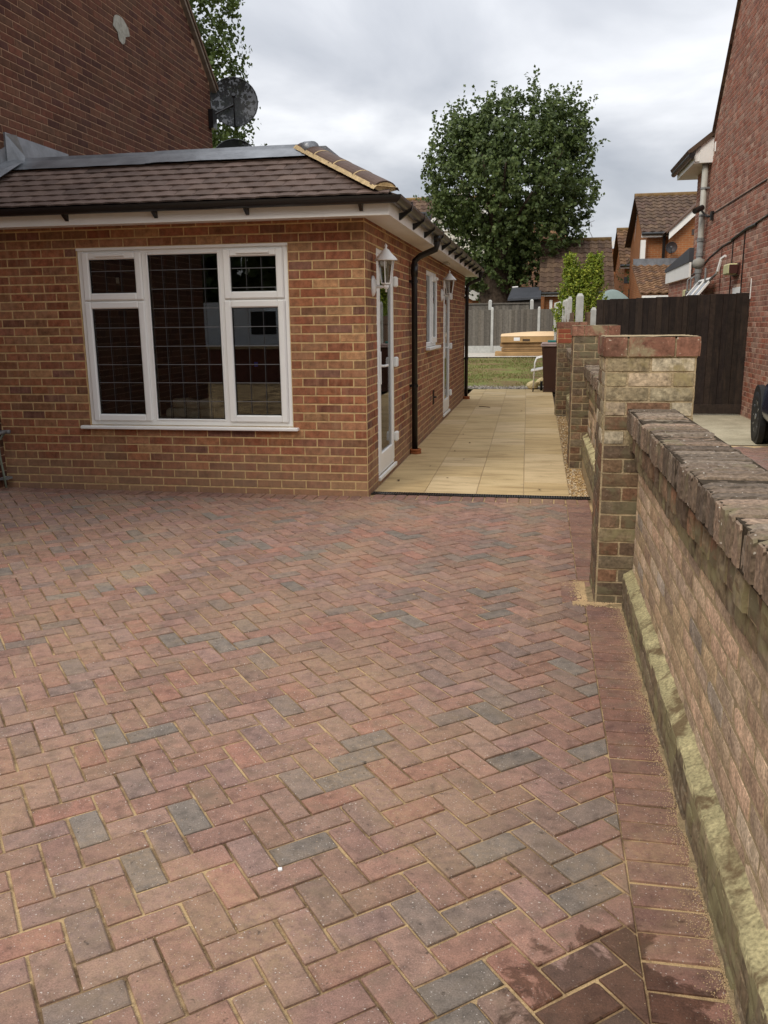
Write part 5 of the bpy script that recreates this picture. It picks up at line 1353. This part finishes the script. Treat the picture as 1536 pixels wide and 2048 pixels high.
def main_tree():
    t = thing('poplar_tree', 'large round-headed dark green tree with thick trunk behind the back fence', 'tree', (-.7,34,.2))
    mb = MB(); mb.tube([(-.75,34,0),(-.72,34,1.2),(-.68,34,2.5),(-.6,34,3.9),(-.45,34,5.2)], [1.0,.84,.74,.66,.5], 16)
    tops = []
    rg = random.Random(8)
    for k in range(11):
        a = k/11*2*PI; r0 = 1.4+rg.random(); zt = rg.uniform(7.5,11)
        p0 = Vector((-.6,34,rg.uniform(3.0,5.0))); p2 = Vector((.15+3.1*math.cos(a)*rg.uniform(.6,1), 34+2.8*math.sin(a), zt)); p1 = p0.lerp(p2,.45)+Vector((0,0,-.5+rg.random()*.8))
        pts = [p0*(1-s)**2+p1*2*s*(1-s)+p2*s*s for s in (0,.25,.5,.75,1)]; mb.tube([tuple(p) for p in pts], [.22,.16,.11,.07,.03], 7)
    mb.v = [(a_, b_, c_ if c_ < 5 else 5+(c_-5)*.62) for a_,b_,c_ in mb.v]
    mb.build('trunk', MT['bark'], t, smooth=True)
    blobs = []
    C = [((.1,34,7.9),(3.5,3.3,3.2),620), ((1.7,33.6,8.6),(2.1,2.4,2.5),300), ((-1.9,33.8,8.3),(2.0,2.3,2.3),300), ((.4,33.8,10.0),(2.5,2.4,2.0),260),
         ((-.6,34,5.6),(1.9,2.0,1.7),210), ((1.5,34,5.6),(1.9,2.0,1.6),170), ((-.7,34,3.9),(1.6,1.5,1.0),120), ((2.6,33.8,10.2),(1.1,1.2,1.3),90), ((-1.5,33.9,10.0),(1.5,1.5,1.3),110), ((1.3,33.9,4.1),(1.0,1.0,.8),45), ((2.7,33.9,6.9),(1.15,1.2,1.2),75), ((-.2,34.2,3.4),(.8,.7,.7),30)]
    C = [(a,b,int(k*1.28)) for a,b,k in C]; P, Q = crown_points(C, 19, .19)
    # upright shoots fringing the top
    P2 = []; Q2 = []
    for k in range(80):
        a = RNG.uniform(-3.6,3.7); zt = 9.1+2.6*math.sqrt(max(0,1-((a-.3)/4.0)**2))+RNG.normal(0,.2); y_ = 34+RNG.normal(0,.9)
        m_ = 22; L = RNG.uniform(.4,1.1); tt = RNG.random(m_)[:,None]; lean = np.array([a*.06,0,1.])
        P2.append(np.array([a,y_,zt])+lean*tt*L+RNG.normal(0,.07,(m_,3))); Q2.append(np.tile([0,-.5,.5],(m_,1)))
    for k in range(70):
        th = RNG.uniform(-.9,PI+.9); cxr, czr = .2,7.7; rx, rz = 3.6,3.7
        x_, z_ = cxr+rx*math.cos(th), czr+rz*math.sin(th); m_ = 18; L = RNG.uniform(.3,.8); tt = RNG.random(m_)[:,None]
        dv_ = np.array([math.cos(th)*.8,0,math.sin(th)*.5+.5]); P2.append(np.array([x_,34+RNG.normal(0,.7),z_])+dv_*tt*L+RNG.normal(0,.07,(m_,3))); Q2.append(np.tile([0,-.5,.5],(m_,1)))
    P = np.concatenate([P]+P2); Q = np.concatenate([Q]+Q2)
    P = P.copy(); P[:,2] = 1.6+(P[:,2]-1.6)*.915; P[:,0] = .0+(P[:,0]-.2)*.965
    o = leaf_mesh('crown', P, Q, .17, MT['leaf'], t); o['kind'] = 'stuff'
main_tree()
t2 = thing('ash_tree', 'leafy tree top showing behind the dark gable and the satellite dish', 'tree', (-8,15.5,0))
MB().tube([(-8.3,15.6,-.1),(-8.2,15.6,4),(-8,15.6,8),(-7.6,15.5,11)], [.35,.28,.2,.08], 10).build('trunk', MT['bark'], t2, smooth=True)
P, Q = crown_points([((-7.7,15.6,9.6),(1.25,1.2,1.8),260), ((-7.2,15.5,7.0),(1.0,1.2,1.4),260), ((-7.0,15.5,5.3),(.95,1,1.1),220), ((-8.2,15.6,11),(1.0,1,1.5),70), ((-6.75,15.5,8.2),(.5,.6,.35),26), ((-6.9,15.5,9.2),(.55,.6,.45),26)], 13, .14)
o = leaf_mesh('crown', P, Q, .125, MT['leafl'], t2); o['kind'] = 'stuff'
def conifer(x, y, ztop, w, label):
    t = thing('golden_conifer', label, 'shrub', (x,y,0))
    MB().tube([(x,y,0),(x,y,ztop*.6)], [.05,.02], 8).build('trunk', MT['bark'], t)
    P = []; Q = []
    for k in range(760):
        z = 1.1+(ztop-1.1)*RNG.random()**.9; a = RNG.uniform(0,2*PI)
        side_ = 1 if RNG.random() < .55 else -1
        hi_ = ztop-(0 if side_ > 0 else .02)
        q_ = max(0,(z-(ztop-1.15))/1.15)
        prof_ = w*((.60-.05*max(0,1.6-z)) if q_ <= 0 else .42*(1-q_)**1.1+.02)
        cx_ = x+(side_*(.06+.22*q_)-(.03 if side_ < 0 else 0) if q_ > 0 else 0)
        r0 = prof_*RNG.uniform(.55,1)
        base = np.array([cx_+r0*math.cos(a), y+r0*math.sin(a), z]); L = RNG.uniform(.15,.32); m_ = 26; tt = RNG.random(m_)[:,None]
        d = np.array([.55*math.cos(a),.55*math.sin(a),1.0]); d /= np.linalg.norm(d)
        P.append(base+d*tt*L+RNG.normal(0,.022,(m_,3))*(1.3-tt)); Q.append(np.tile(d,(m_,1))+RNG.normal(0,.3,(m_,3)))
    leaf_mesh('foliage', np.concatenate(P), np.concatenate(Q), .045, MT['conifer'], t, 1.7)['kind'] = 'stuff'
conifer(2.42,14,2.82,1.05,'bright yellow-green conifer bush behind the white fence posts')
def bush(x,y,z,r,mat,label,k=60,size=.1):
    t = thing('garden_bush', label, 'shrub', (x,y,0), None); P,Q = crown_points([((x,y,z),r,k)],12,.1)
    MB().tube([(x,y,0),(x,y,z)], [.06,.03], 6).build('stem', MT['bark'], t)
    leaf_mesh('foliage', P, Q, size, mat, t)['kind'] = 'stuff'
bush(1.05,36,3.4,(1.0,.7,.8),MT['shrub'],'green bush between the big trunk and the brown-roofed garage',70)
bush(5.3,33,2.8,(.5,.5,1.3),MT['shrub'],'dark green climber by the orange brick house corner',40,.08)

# ------------------------------------------------------------------ houses beyond
def proof(mb_list, parent, name, x0, x1, ylo, zlo, yhi, zhi, mat, tw_=.30, gg=.34, limit=300, xlo0=None, xlo1=None):
    """roof slope facing -Y made of rippled interlocking tiles, one course = one wave strip"""
    L = math.hypot(yhi-ylo, zhi-zlo); a = math.atan2(zhi-zlo, yhi-ylo); rows = max(1,int(round(L/gg))); g = L/rows; its = []
    nt_ = int((x1-x0)/tw_); w = (x1-x0)/nt_
    key = ('ft', round(w,3), round(g,3), parent.name)
    v = []; n = 4
    for yy, off in ((0,.035),(g+.05,.005)):
        for k in range(n+1):
            x = -w/2+w*k/n; v.append((x,yy,off+.028*math.sin(k/n*2*PI)))
    for k in range(n+1): x = -w/2+w*k/n; v.append((x,.002,-.01+.02*math.sin(k/n*2*PI)))
    f = [(k,k+1,n+2+k,n+1+k) for k in range(n)]+[(k,2*n+2+k,2*n+3+k,k+1) for k in range(n)]
    _bm[key] = (v,f)
    for r_ in range(rows):
        for i in range(nt_):
            xx = x0+w*(i+.5); yy = ylo+(yhi-ylo)*r_/rows; z_ = zlo+(zhi-zlo)*r_/rows
            fr_ = r_/rows
            if xlo0 is not None and xx < xlo0+(xlo1-xlo0)*fr_: continue
            its.append((key, Matrix.Translation((xx,yy,z_+.02)) @ Matrix.Rotation(a,4,'X'), mat))
    return its
def farhouse(name, label, x0,x1,y0,y1,ze,zr,wallmat,roofmat,limit=300,over=.25,ridge=True):
    """ridge along X, front slope facing -Y"""
    t = thing(name, label, 'house', ((x0+x1)/2,(y0+y1)/2,0)); ym = (y0+y1)/2
    mb = MB(); mb.prism([(y0,0),(y1,0),(y1,ze),(ym,zr-.12),(y0,ze)], x0, x1, 'x'); mb.build('wall', wallmat, t, fix=True)
    sl_ = (zr-ze)/(ym-y0)
    put_pieces('roof_tile', proof(None,t,'',x0-over,x1+over,y0-over,ze-over*sl_,ym,zr,roofmat), t, limit, 'roof_tiles')
    mb = MB(); mb.add([(x0-over,y1+over,ze-over*sl_),(x1+over,y1+over,ze-over*sl_),(x1+over,ym,zr),(x0-over,ym,zr),(x0-over,y0-over,ze-over*sl_-.01),(x1+over,y0-over,ze-over*sl_-.01)], [(0,1,2,3),(3,2,5,4)]); mb.build('roof', roofmat, t)
    if ridge: MB().tube([(x0-over,ym,zr+.0),(x1+over,ym,zr+.0)], .12, 10).build('ridge_tiles', MT['ridge'], t, kind='stuff')
    mb = MB(); mb.box(x0-over,x1+over,y0-over-.03,y0-over,ze-over*sl_-.16,ze-over*sl_-.02); mb.build('fascia', MT['whitepaint'], t)
    MB().tube([(x0-over,y0-over-.08,ze-over*sl_-.04),(x1+over,y0-over-.08,ze-over*sl_-.04)], .055, 8).build('gutter', MT['blackpl'], t)
    return t
def gp(x,y,Y):   # point seen at photo pixel (x,y) at depth plane Y
    d = CF+(x-768)/FPX*CR-(y-1024)/FPX*CU; tt = (Y-CAM.y)/d.y; return CAM+d*tt
# centre brown garage-like house
a = gp(1078,588,31.0); b_ = gp(1229,588,31.0); c_ = gp(1078,483,34.0)
h1 = farhouse('brown_roof_house', 'low brown-tiled house directly behind the garden fence, right of the big tree', a.x+.25, b_.x-.25, 31.25, 36.8, a.z+.25, c_.z, MT['orange'], MT['farroof'])
q0 = gp(1102,600,31.2); MB().box(q0.x-.06,q0.x+.06,31.15,31.24,q0.z-1.2,q0.z).build('white_pipe', MT['whitepaint'], h1)
ar = thing('tv_aerial', 'thin television aerial on the brown roof ridge against the sky', 'aerial', tuple(gp(1186,480,35)))
A = lambda x,y: tuple(gp(x,y,34.5)); MB().tube([A(1187,482),A(1183,470),A(1177,459),A(1180,443)], .016, 6).build('mast', MT['galv'], ar)
mb = MB(); mb.tube([A(1161,450),A(1186,452)], .010, 5)
for x in (1163,1168,1173,1178,1183): mb.tube([A(x,447),A(x,454)], .009, 4)
mb.tube([A(1180,445),A(1189,441)], .010, 4); mb.build('elements', MT['galv'], ar)
# solar/felt roofed shed
t = thing('garden_shed', 'low shed with smooth dark grey roof behind the back fence', 'shed', (.5,30.2,0))
a = gp(1020,598,30); b_ = gp(1082,594,30); c_ = gp(1024,575,31.2)
MB().box(a.x,b_.x,30.05,32,0,a.z-.02).build('wall', plain('shed_boards',(.05,.045,.04),.9,.2,.2,9,.2), t)
mb = MB(); mb.add([(a.x-.1,29.9,a.z),(b_.x,29.9,b_.z),(b_.x,31.6,c_.z+.02),(c_.x,31.6,c_.z),(a.x-.1,29.9,a.z-.08),(b_.x,29.9,b_.z-.08)], [(0,1,2,3),(0,4,5,1)]); mb.build('roof', MT['felt'], t)
MB().tube([(c_.x,31.6,c_.z+.02),(b_.x-1.0,31.6,c_.z+.04)], .03, 6).build('ridge_trim', MT['whitepaint'], t)
# orange house behind the tree
a = gp(1030,500,44); b_ = gp(1090,500,44)
farhouse('orange_brick_house', 'orange brick house glimpsed through gaps right of the big trunk', a.x-3.4, b_.x+1, 44, 50, 3.6, 7.0, MT['orange'], MT['farroofo'], 0)
# left: orange wall with white bargeboards + big roof with dormer
t = farhouse('dormer_house', 'brown-tiled house with cream clad dormer left of the big tree', gp(800,397,46).x-3, gp(1000,397,46).x, 42, 50, 5.0, gp(840,399,46).z, MT['orange'], MT['farroof'])
a = gp(874,470,41.2); b_ = gp(955,470,41.2); ap_ = gp(893,398,41.6); zt_ = gp(874,436,41.2).z
cxm = ap_.x+.35
mb = MB(); mb.prism([(a.x,a.z-1.5),(a.x+3.0,a.z-1.5),(a.x+3.0,zt_),(a.x+1.2,zt_+1.3),(a.x,zt_)], 41.3, 45, 'y'); dm = mb.build('dormer', MT['clad'], t, fix=True)
mb = MB()
for k in range(16):
    z = a.z-1.4+k*.17
    if z < zt_: mb.box(a.x-.01,a.x+3.0,41.27,41.299,z,z+.15)
mb.build('clad_boards', MT['clad'], dm, kind='stuff')
mb = MB(); mb.add([(a.x-.35,41.1,zt_-.25),(a.x+1.2,41.1,zt_+1.5),(a.x+1.2,45.5,zt_+1.5),(a.x-.35,45.5,zt_-.25),(a.x+3.35,41.1,zt_-.25),(a.x+3.35,45.5,zt_-.25)], [(0,1,2,3),(1,4,5,2)]); mb.build('dormer_roof', MT['farroof'], dm)
mb = MB(); mb.add([(a.x-.38,41.05,zt_-.45),(a.x+1.2,41.05,zt_+1.30),(a.x+1.2,41.05,zt_+1.56),(a.x-.38,41.05,zt_-.20),(a.x+3.4,41.05,zt_-.45),(a.x+3.4,41.05,zt_-.20)], [(0,1,2,3),(1,4,5,2)]); mb.build('bargeboard', MT['whitepaint'], dm)
w0 = gp(884,436,41.2); w1 = gp(905,462,41.2); MB().bbox(w0.x,w1.x+.3,41.2,41.27,w1.z,w0.z,.01).build('window', MT['whitepaint'], dm); MB().box(w0.x+.1,w1.x+.2,41.18,41.199,w1.z+.1,w0.z-.1).build('window_pane', MT['glass'], dm)
s0 = gp(832,430,43.4); MB().bbox(s0.x,s0.x+.9,43.0,43.3,s0.z-.7,s0.z+.1,.02).build('skylight', MT['felt'], t)
s0 = gp(870,396,46); MB().bbox(s0.x-.5,s0.x+.3,45.8,46.3,s0.z-.1,s0.z+.12,.02).build('ridge_vent', MT['felt'], t)
# porch with white bargeboard seen past the downpipe
t = thing('orange_annexe', 'orange brick annexe with white bargeboard just right of the far downpipe', 'building', (-2,37,0))
a = gp(930,572,37); b_ = gp(968,597,37); MB().box(a.x-3,b_.x-.25,37.2,41,0,b_.z+.1).build('wall', MT['orange'], t)
mb = MB(); mb.prism([(a.x-1,a.z+.55),(b_.x,b_.z+.12),(b_.x,b_.z-.08),(b_.x-.55,b_.z-.08),(a.x-1,a.z-.0)], 36.95, 37.05, 'y'); mb.build('bargeboard', MT['whitepaint'], t, fix=True)
mb = MB(); mb.add([(a.x-1,36.9,a.z+.62),(b_.x+.05,36.9,b_.z+.14),(b_.x+.05,41,b_.z+.14),(a.x-1,41,a.z+.62)], [(0,1,2,3)]); mb.build('roof', MT['farroof'], t)
g = gp(950,540,42); MB().box(g.x-2.5,g.x+.5,42,43,0,g.z+1.2).build('rear_wall', MT['orange'], t); pp_ = gp(960,540,41.9); MB().tube([(pp_.x,41.9,.5),(pp_.x,41.9,pp_.z)], .05, 8).build('white_pipe', MT['whitepaint'], t)
# right: tall orange estate house with a gable, and lower ones
Yh = 27.0
a = gp(1283,470,Yh); b_ = gp(1400,466,Yh); top = gp(1282,392,Yh+3.2)
t = farhouse('orange_gable_house', 'orange brick house with steep brown roof and white gable board behind the dark gates', a.x+.25, b_.x+3.5, Yh+.25, Yh+6.4, a.z+.2, top.z, MT['orange'], MT['farroof'])
# front gable projecting towards us at the right, cut by white bargeboard
g0 = gp(1337,472,Yh-1.2); g1 = gp(1400,415,Yh-1.2)
sl_ = (g1.z-g0.z)/(g1.x-g0.x); xr_ = g0.x+3.2
mb = MB(); mb.prism([(g0.x+.15,0),(g0.x+6.2,0),(g0.x+6.2,g0.z),(xr_,g0.z+sl_*3.2),(g0.x+.15,g0.z+.1)], Yh-1.1, Yh+1, 'y'); gb = mb.build('gable_wall', MT['orange'], t, fix=True)
mb = MB(); mb.prism([(g0.x,g0.z-.12),(xr_,g0.z+sl_*3.2-.12),(xr_,g0.z+sl_*3.2+.16),(g0.x-.0,g0.z+.14)], Yh-1.35, Yh-1.28, 'y'); mb.build('bargeboard', MT['whitepaint'], t, fix=True)
mb = MB(); mb.add([(g0.x-.1,Yh-1.4,g0.z+.14),(xr_,Yh-1.4,g0.z+sl_*3.2+.2),(xr_,Yh+3,g0.z+sl_*3.2+.2),(g0.x-.1,Yh+3,g0.z+.14),(g0.x-.1,Yh-1.4,g0.z+.06),(xr_,Yh-1.4,g0.z+sl_*3.2+.12)], [(0,1,2,3),(0,4,5,1)]); mb.build('gable_roof', MT['farroof'], t)
mb = MB()
MB().box(g0.x+.8,g0.x+6,Yh-1.125,Yh-1.101,g0.z+.02,g0.z+.22).build('dark_brick_band', plain('blue_brick_band',(.07,.055,.05),.8,.2,.3,6,.1), t)
fr0 = gp(1281,470,Yh); MB().box(fr0.x+.8,fr0.x+.9,Yh-.1,Yh-.0,fr0.z-4,fr0.z-.05).build('downpipe', MT['blackpl'], t)
mb = MB(); v0 = gp(1268,480,Yh-.1); v1 = gp(1281,392,Yh+3.0); mb.add([(v0.x,Yh-.3,v0.z-.1),(v0.x,Yh-.3,v0.z+.15),(v1.x-.05,Yh+3.2,v1.z+.05),(v1.x-.05,Yh+3.2,v1.z-.2)], [(0,1,2,3)]); mb.xf(Matrix.Identity(4)); mb.build('verge_board', MT['whitepaint'], t)
w0 = gp(1285,480,Yh); w1 = gp(1290,530,Yh); MB().box(w0.x-.05,w0.x+.12,Yh-.02,Yh+.2,w1.z,w0.z).build('window', MT['whitepaint'], t)
dc = gp(1343,495,Yh-1.5); dish(tuple(dc), .19*1.0, (-.2,-1,.1), 'round dark dish on the orange gable wall behind the gates', (dc.x,Yh-1.1,dc.z), group=None)
# lean-to lower roof
a = gp(1290,590,Yh-4.5); b_ = gp(1385,588,Yh-4.5); c_ = gp(1282,532,Yh-1.2)
t = thing('lean_to', 'low lean-to with rippled brown tiles below the orange gable', 'building', (a.x+1,Yh-3,0))
MB().box(a.x+.1,b_.x+1.5,Yh-4.3,Yh-1.3,0,a.z).build('wall', MT['orange'], t)
put_pieces('roof_tile', proof(None,t,'',a.x-.15,b_.x+1.5,Yh-4.5,a.z+.03,Yh-1.2,c_.z,MT['farroofo'],.25,.27), t, 300, 'roof_tiles')
mb = MB(); mb.add([(a.x-.15,Yh-4.5,a.z),(b_.x+1.5,Yh-4.5,a.z),(b_.x+1.5,Yh-1.2,c_.z-.02),(a.x-.15,Yh-1.2,c_.z-.02)], [(0,1,2,3)]); mb.build('roof', MT['farroofo'], t)
MB().box(a.x-.1,b_.x+1.5,Yh-4.56,Yh-4.5,a.z-.14,a.z-.02).build('gutter', MT['whitepaint'], t); MB().box(a.x-.1,b_.x+1.5,Yh-1.24,Yh-1.16,c_.z-.05,c_.z+.25).build('lead_flashing', MT['lead'], t)
# middle distance orange house
Ym = 37
a = gp(1240,532,Ym); b_ = gp(1300,530,Ym); c_ = gp(1240,460,Ym+3)
t = farhouse('far_orange_house', 'narrow orange brick house with dark brick band left of the tall gable house', a.x+.25, b_.x+2, Ym+.25, Ym+5.8, a.z+.2, c_.z, MT['orange'], MT['farroofo'])
z_ = gp(1250,560,Ym).z; MB().box(a.x+.24,b_.x+2,Ym+.225,Ym+.249,z_-.15,z_+.15).build('dark_brick_band', MT['felt'], t)
a = gp(1222,500,Ym+6); t2_ = thing('white_gabled_house', 'sliver of a far house with white gable board beside the brown roof', 'house', (a.x,Ym+7,0)); 
b_ = gp(1236,480,Ym+6); MB().box(a.x,b_.x+.6,Ym+6.2,Ym+8,0,a.z+.1).build('wall', MT['orange'], t2_); mb = MB(); mb.add([(a.x-.3,Ym+6,a.z-.15),(b_.x+.4,Ym+6,b_.z+.1),(b_.x+.4,Ym+6,b_.z+.45),(a.x-.3,Ym+6,a.z+.2)], [(0,1,2,3)]); mb.build('bargeboard', MT['whitepaint'], t2_)
# garden canopy
a = gp(1196,601,19); b_ = gp(1262,598,19); c_ = gp(1228,580,19.0)
t = thing('garden_canopy', 'grey-green fabric canopy showing above the dark gates', 'canopy', ((a.x+b_.x)/2,20,0))
mb = MB(); vs = []; n = 14
for i in range(n+1):
    u_ = i/n; x = a.x+(b_.x-a.x)*u_; zt_ = a.z+(c_.z-a.z)*max(0,math.sin(PI*min(1,max(0,u_))))**.8
    vs += [(x,19,a.z-.25),(x,19.1,zt_-.03),(x,20,zt_+.05),(x,21,zt_-.05)]
mb.add(vs, [(4*i+j,4*i+4+j,4*i+5+j,4*i+1+j) for i in range(n) for j in range(3)]); mb.build('fabric', MT['canopy'], t, smooth=True)
for x in (a.x+.1,b_.x-.1): MB().tube([(x,19.1,0),(x,19.1,a.z)], .03, 8).build('pole', MT['galv'], t)

# ------------------------------------------------------------------ neighbour's paving and car
nd = thing('neighbour_drive', '', '', (4,0,0)); del nd['label']; del nd['category']; nd['kind'] = 'structure'
items = []
for i in range(0, 90):
    for j in range(-60, 60):
        s = (i-j) % 4
        if s == 0: a_, b2, rot = i+1, j+.5, 0
        elif s == 3: a_, b2, rot = i+.5, j+1, PI/2
        else: continue
        x, y = 2.3+(a_*ca-b2*sa)*Wd, -3.5+(a_*sa+b2*ca)*Wd
        if not (2.35 < x < 6.2 and -2.6 < y < 3.45): continue
        items.append((('pv', random.randrange(8)), Matrix.Translation((x,y,-.002)) @ Matrix.Rotation(ANG+rot,4,'Z'), MT['paver']))
put_pieces('paving_block', items, nd, 0, 'paving_blocks', force_stuff=True)
def car(loc, rz, label):
    t = thing('parked_car', label, 'car', loc); M0 = Matrix.Translation(loc) @ Matrix.Rotation(rz,4,'Z')
    # local: y forward, x right; body stations along y
    st = [(-2.02,.32,.62,.55,.66),(-1.90,.30,.72,.74,.80),(-1.5,.20,.86,.84,.92),(-.9,.20,.90,.86,.96),(0,.20,.91,.86,.98),(.9,.20,.90,.85,.94),(1.35,.26,.88,.82,.86),(1.75,.22,.80,.72,.72),(1.98,.28,.62,.50,.56)]
    vs = []; 
    for (y,zb_,w_,w2,zt_) in st: vs += [(-w_*1.0,y,zb_),(-w_*1.06,y,zb_+.2),(-w_,y,(zb_+zt_)/2+.08),(-w2,y,zt_),(w2,y,zt_),(w_,y,(zb_+zt_)/2+.08),(w_*1.06,y,zb_+.2),(w_*1.0,y,zb_)]
    n = len(st); fs = [(8*i+j,8*i+(j+1)%8,8*(i+1)+(j+1)%8,8*(i+1)+j) for i in range(n-1) for j in range(8)]+[tuple(range(8))[::-1],tuple(8*(n-1)+j for j in range(8))]
    mb = MB(); mb.add(vs,fs); mb.xf(M0); body = mb.build('body', MT['navy'], t, smooth=True, fix=True)
    md = body.modifiers.new('s','SUBSURF'); md.levels = 2; md.render_levels = 2
    gl = [(-1.55,.70,.93),(-1.15,.60,1.40),(.15,.60,1.44),(1.0,.72,.95)]
    vs = []
    for (y,w_,z) in gl: vs += [(-w_,y,z),(w_,y,z)]
    base = [(-1.6,.80,.88),(1.1,.80,.88)]
    vs2 = [(-.80,-1.6,.88),(.80,-1.6,.88),(.80,1.1,.88),(-.80,1.1,.88)]
    mb = MB(); mb.add([(-.80,-1.6,.9),(.80,-1.6,.9),(.80,1.1,.9),(-.80,1.1,.9),(-.60,-1.15,1.40),(.60,-1.15,1.40),(.60,.2,1.43),(-.60,.2,1.43)], [(0,1,5,4),(1,2,6,5),(2,3,7,6),(3,0,4,7)]); mb.xf(M0)
    MT.setdefault('carglass', plain('dark_car_glass',(.01,.012,.014),.05,.8,.05,3,0)); mb.build('windows', MT['carglass'], t)
    mb = MB(); mb.bbox(-.62,.62,-1.2,.25,1.385,1.45,.03); mb.xf(M0); mb.build('roof', MT['navy'], t)
    for sx in (-1,1):
        for y in (-1.22,1.30):
            mb = MB(); mb.lathe([(.20,-.09),(.30,-.10),(.315,-.07),(.318,.0),(.315,.07),(.30,.10),(.20,.09)], 32, (0,0,0), 'x'); W0 = M0 @ Matrix.Translation((sx*.84,y,.315)); mb.xf(W0); wh = mb.build('wheel', MT['tyre'], t, smooth=True)
            mb = MB(); mb.lathe([(.19,sx*.085),(.215,sx*.095),(.205,sx*.06),(.03,sx*.03)], 28, (0,0,0), 'x')
            for k in range(10):
                a_ = k/10*2*PI; mb.tube([(sx*.08,.03*math.cos(a_),.03*math.sin(a_)),(sx*.088,.20*math.cos(a_+.06),.20*math.sin(a_+.06))], .011, 5)
            mb.tube([(sx*.06,0,0),(sx*.10,0,0)], .04, 12); mb.xf(W0); mb.build('rim', MT['alloy'], wh)
            mb = MB(); mb.tube([(sx*.0,0,0),(sx*.065,0,0)], .375, 28); mb.xf(W0 @ Matrix.Translation((sx*.03,0,.01))); mb.build('wheel_arch', MT['darkgap'], t)
    for sx in (-1,1):
        mb = MB(); mb.bbox(sx*.62-.14,sx*.62+.14,1.72,1.86,.55,.68,.02); mb.xf(M0); mb.build('headlight', MT['glass'], t)
        mb = MB(); mb.bbox(sx*.66-.10,sx*.66+.10,-1.96,-1.82,.60,.76,.02); mb.xf(M0); mb.build('tail_light', MT['reddark'], t)
        mb = MB(); mb.bbox(sx*.90-.08,sx*.90+.08,.30,.40,.95,1.07,.02); mb.xf(M0); mb.build('mirror', MT['navy'], t)
    return t
car((4.90,2.50,0), R(-5), 'dark navy car with alloy wheels cut off by the right edge of the photo')

# ------------------------------------------------------------------ street behind the viewer, mirrored in the window panes
gw = thing('street_wall', 'low red brick wall on the street side, mirrored in the leaded window', 'wall', (-6,-14,0))
MB().box(-22,-2.6,-14.1,-13.9,-.1,.85).build('masonry', plain('street_wall_brick',(.14,.06,.045),.9,.1,.3,9,.2), gw); MB().box(-22.05,-2.55,-14.14,-13.86,.85,.92).build('coping', MT['wallmort'], gw)
vn = thing('parked_van', 'pale van parked in the street, mirrored in the leaded window', 'van', (-7,-16,0))
mb = MB(); mb.prism([(-9.6,.35),(-4.6,.35),(-4.55,.95),(-5.2,1.15),(-5.9,1.95),(-6.2,2.05),(-9.5,2.05),(-9.65,1.6)], -16.8, -15.1, 'y'); mb.build('body', MT['vanpaint'], vn, fix=True)
for x in (-5.4,-8.7): MB().tube([(x,-15.25,.33),(x,-15.05,.33)], .33, 20).build('wheel', MT['tyre'], vn)
MB().box(-6.2,-5.5,-15.098,-15.09,1.2,1.8).build('window', MT['darkgap'], vn)
SL = ['tall dark street tree, leftmost as seen from the house', 'dark street tree standing straight behind the parked van', 'dark street tree in line with the drive entrance', 'dark street tree furthest to the right, by the neighbour']
for k,(x,z,r_) in enumerate(((-17,5.5,5.5),(-8,6,5.5),(1,5.5,5.2),(10,6,5.5))):  # unseen trees, enlarged so the panes mirror dark foliage
    tt_ = thing('street_tree', SL[k]+', mirrored in the window', 'tree', (x,-28,0), 'trees across the street')
    MB().tube([(x,-28,0),(x,-28,z)], [.3,.2], 8).build('trunk', MT['bark'], tt_)
    P,Q = crown_points([((x,-28,z),(r_,2.5,z*.98),600)],12,.4); leaf_mesh('crown', P, Q, .65, MT['leaf'], tt_)['kind'] = 'stuff'
print('objects', len(bpy.data.objects))
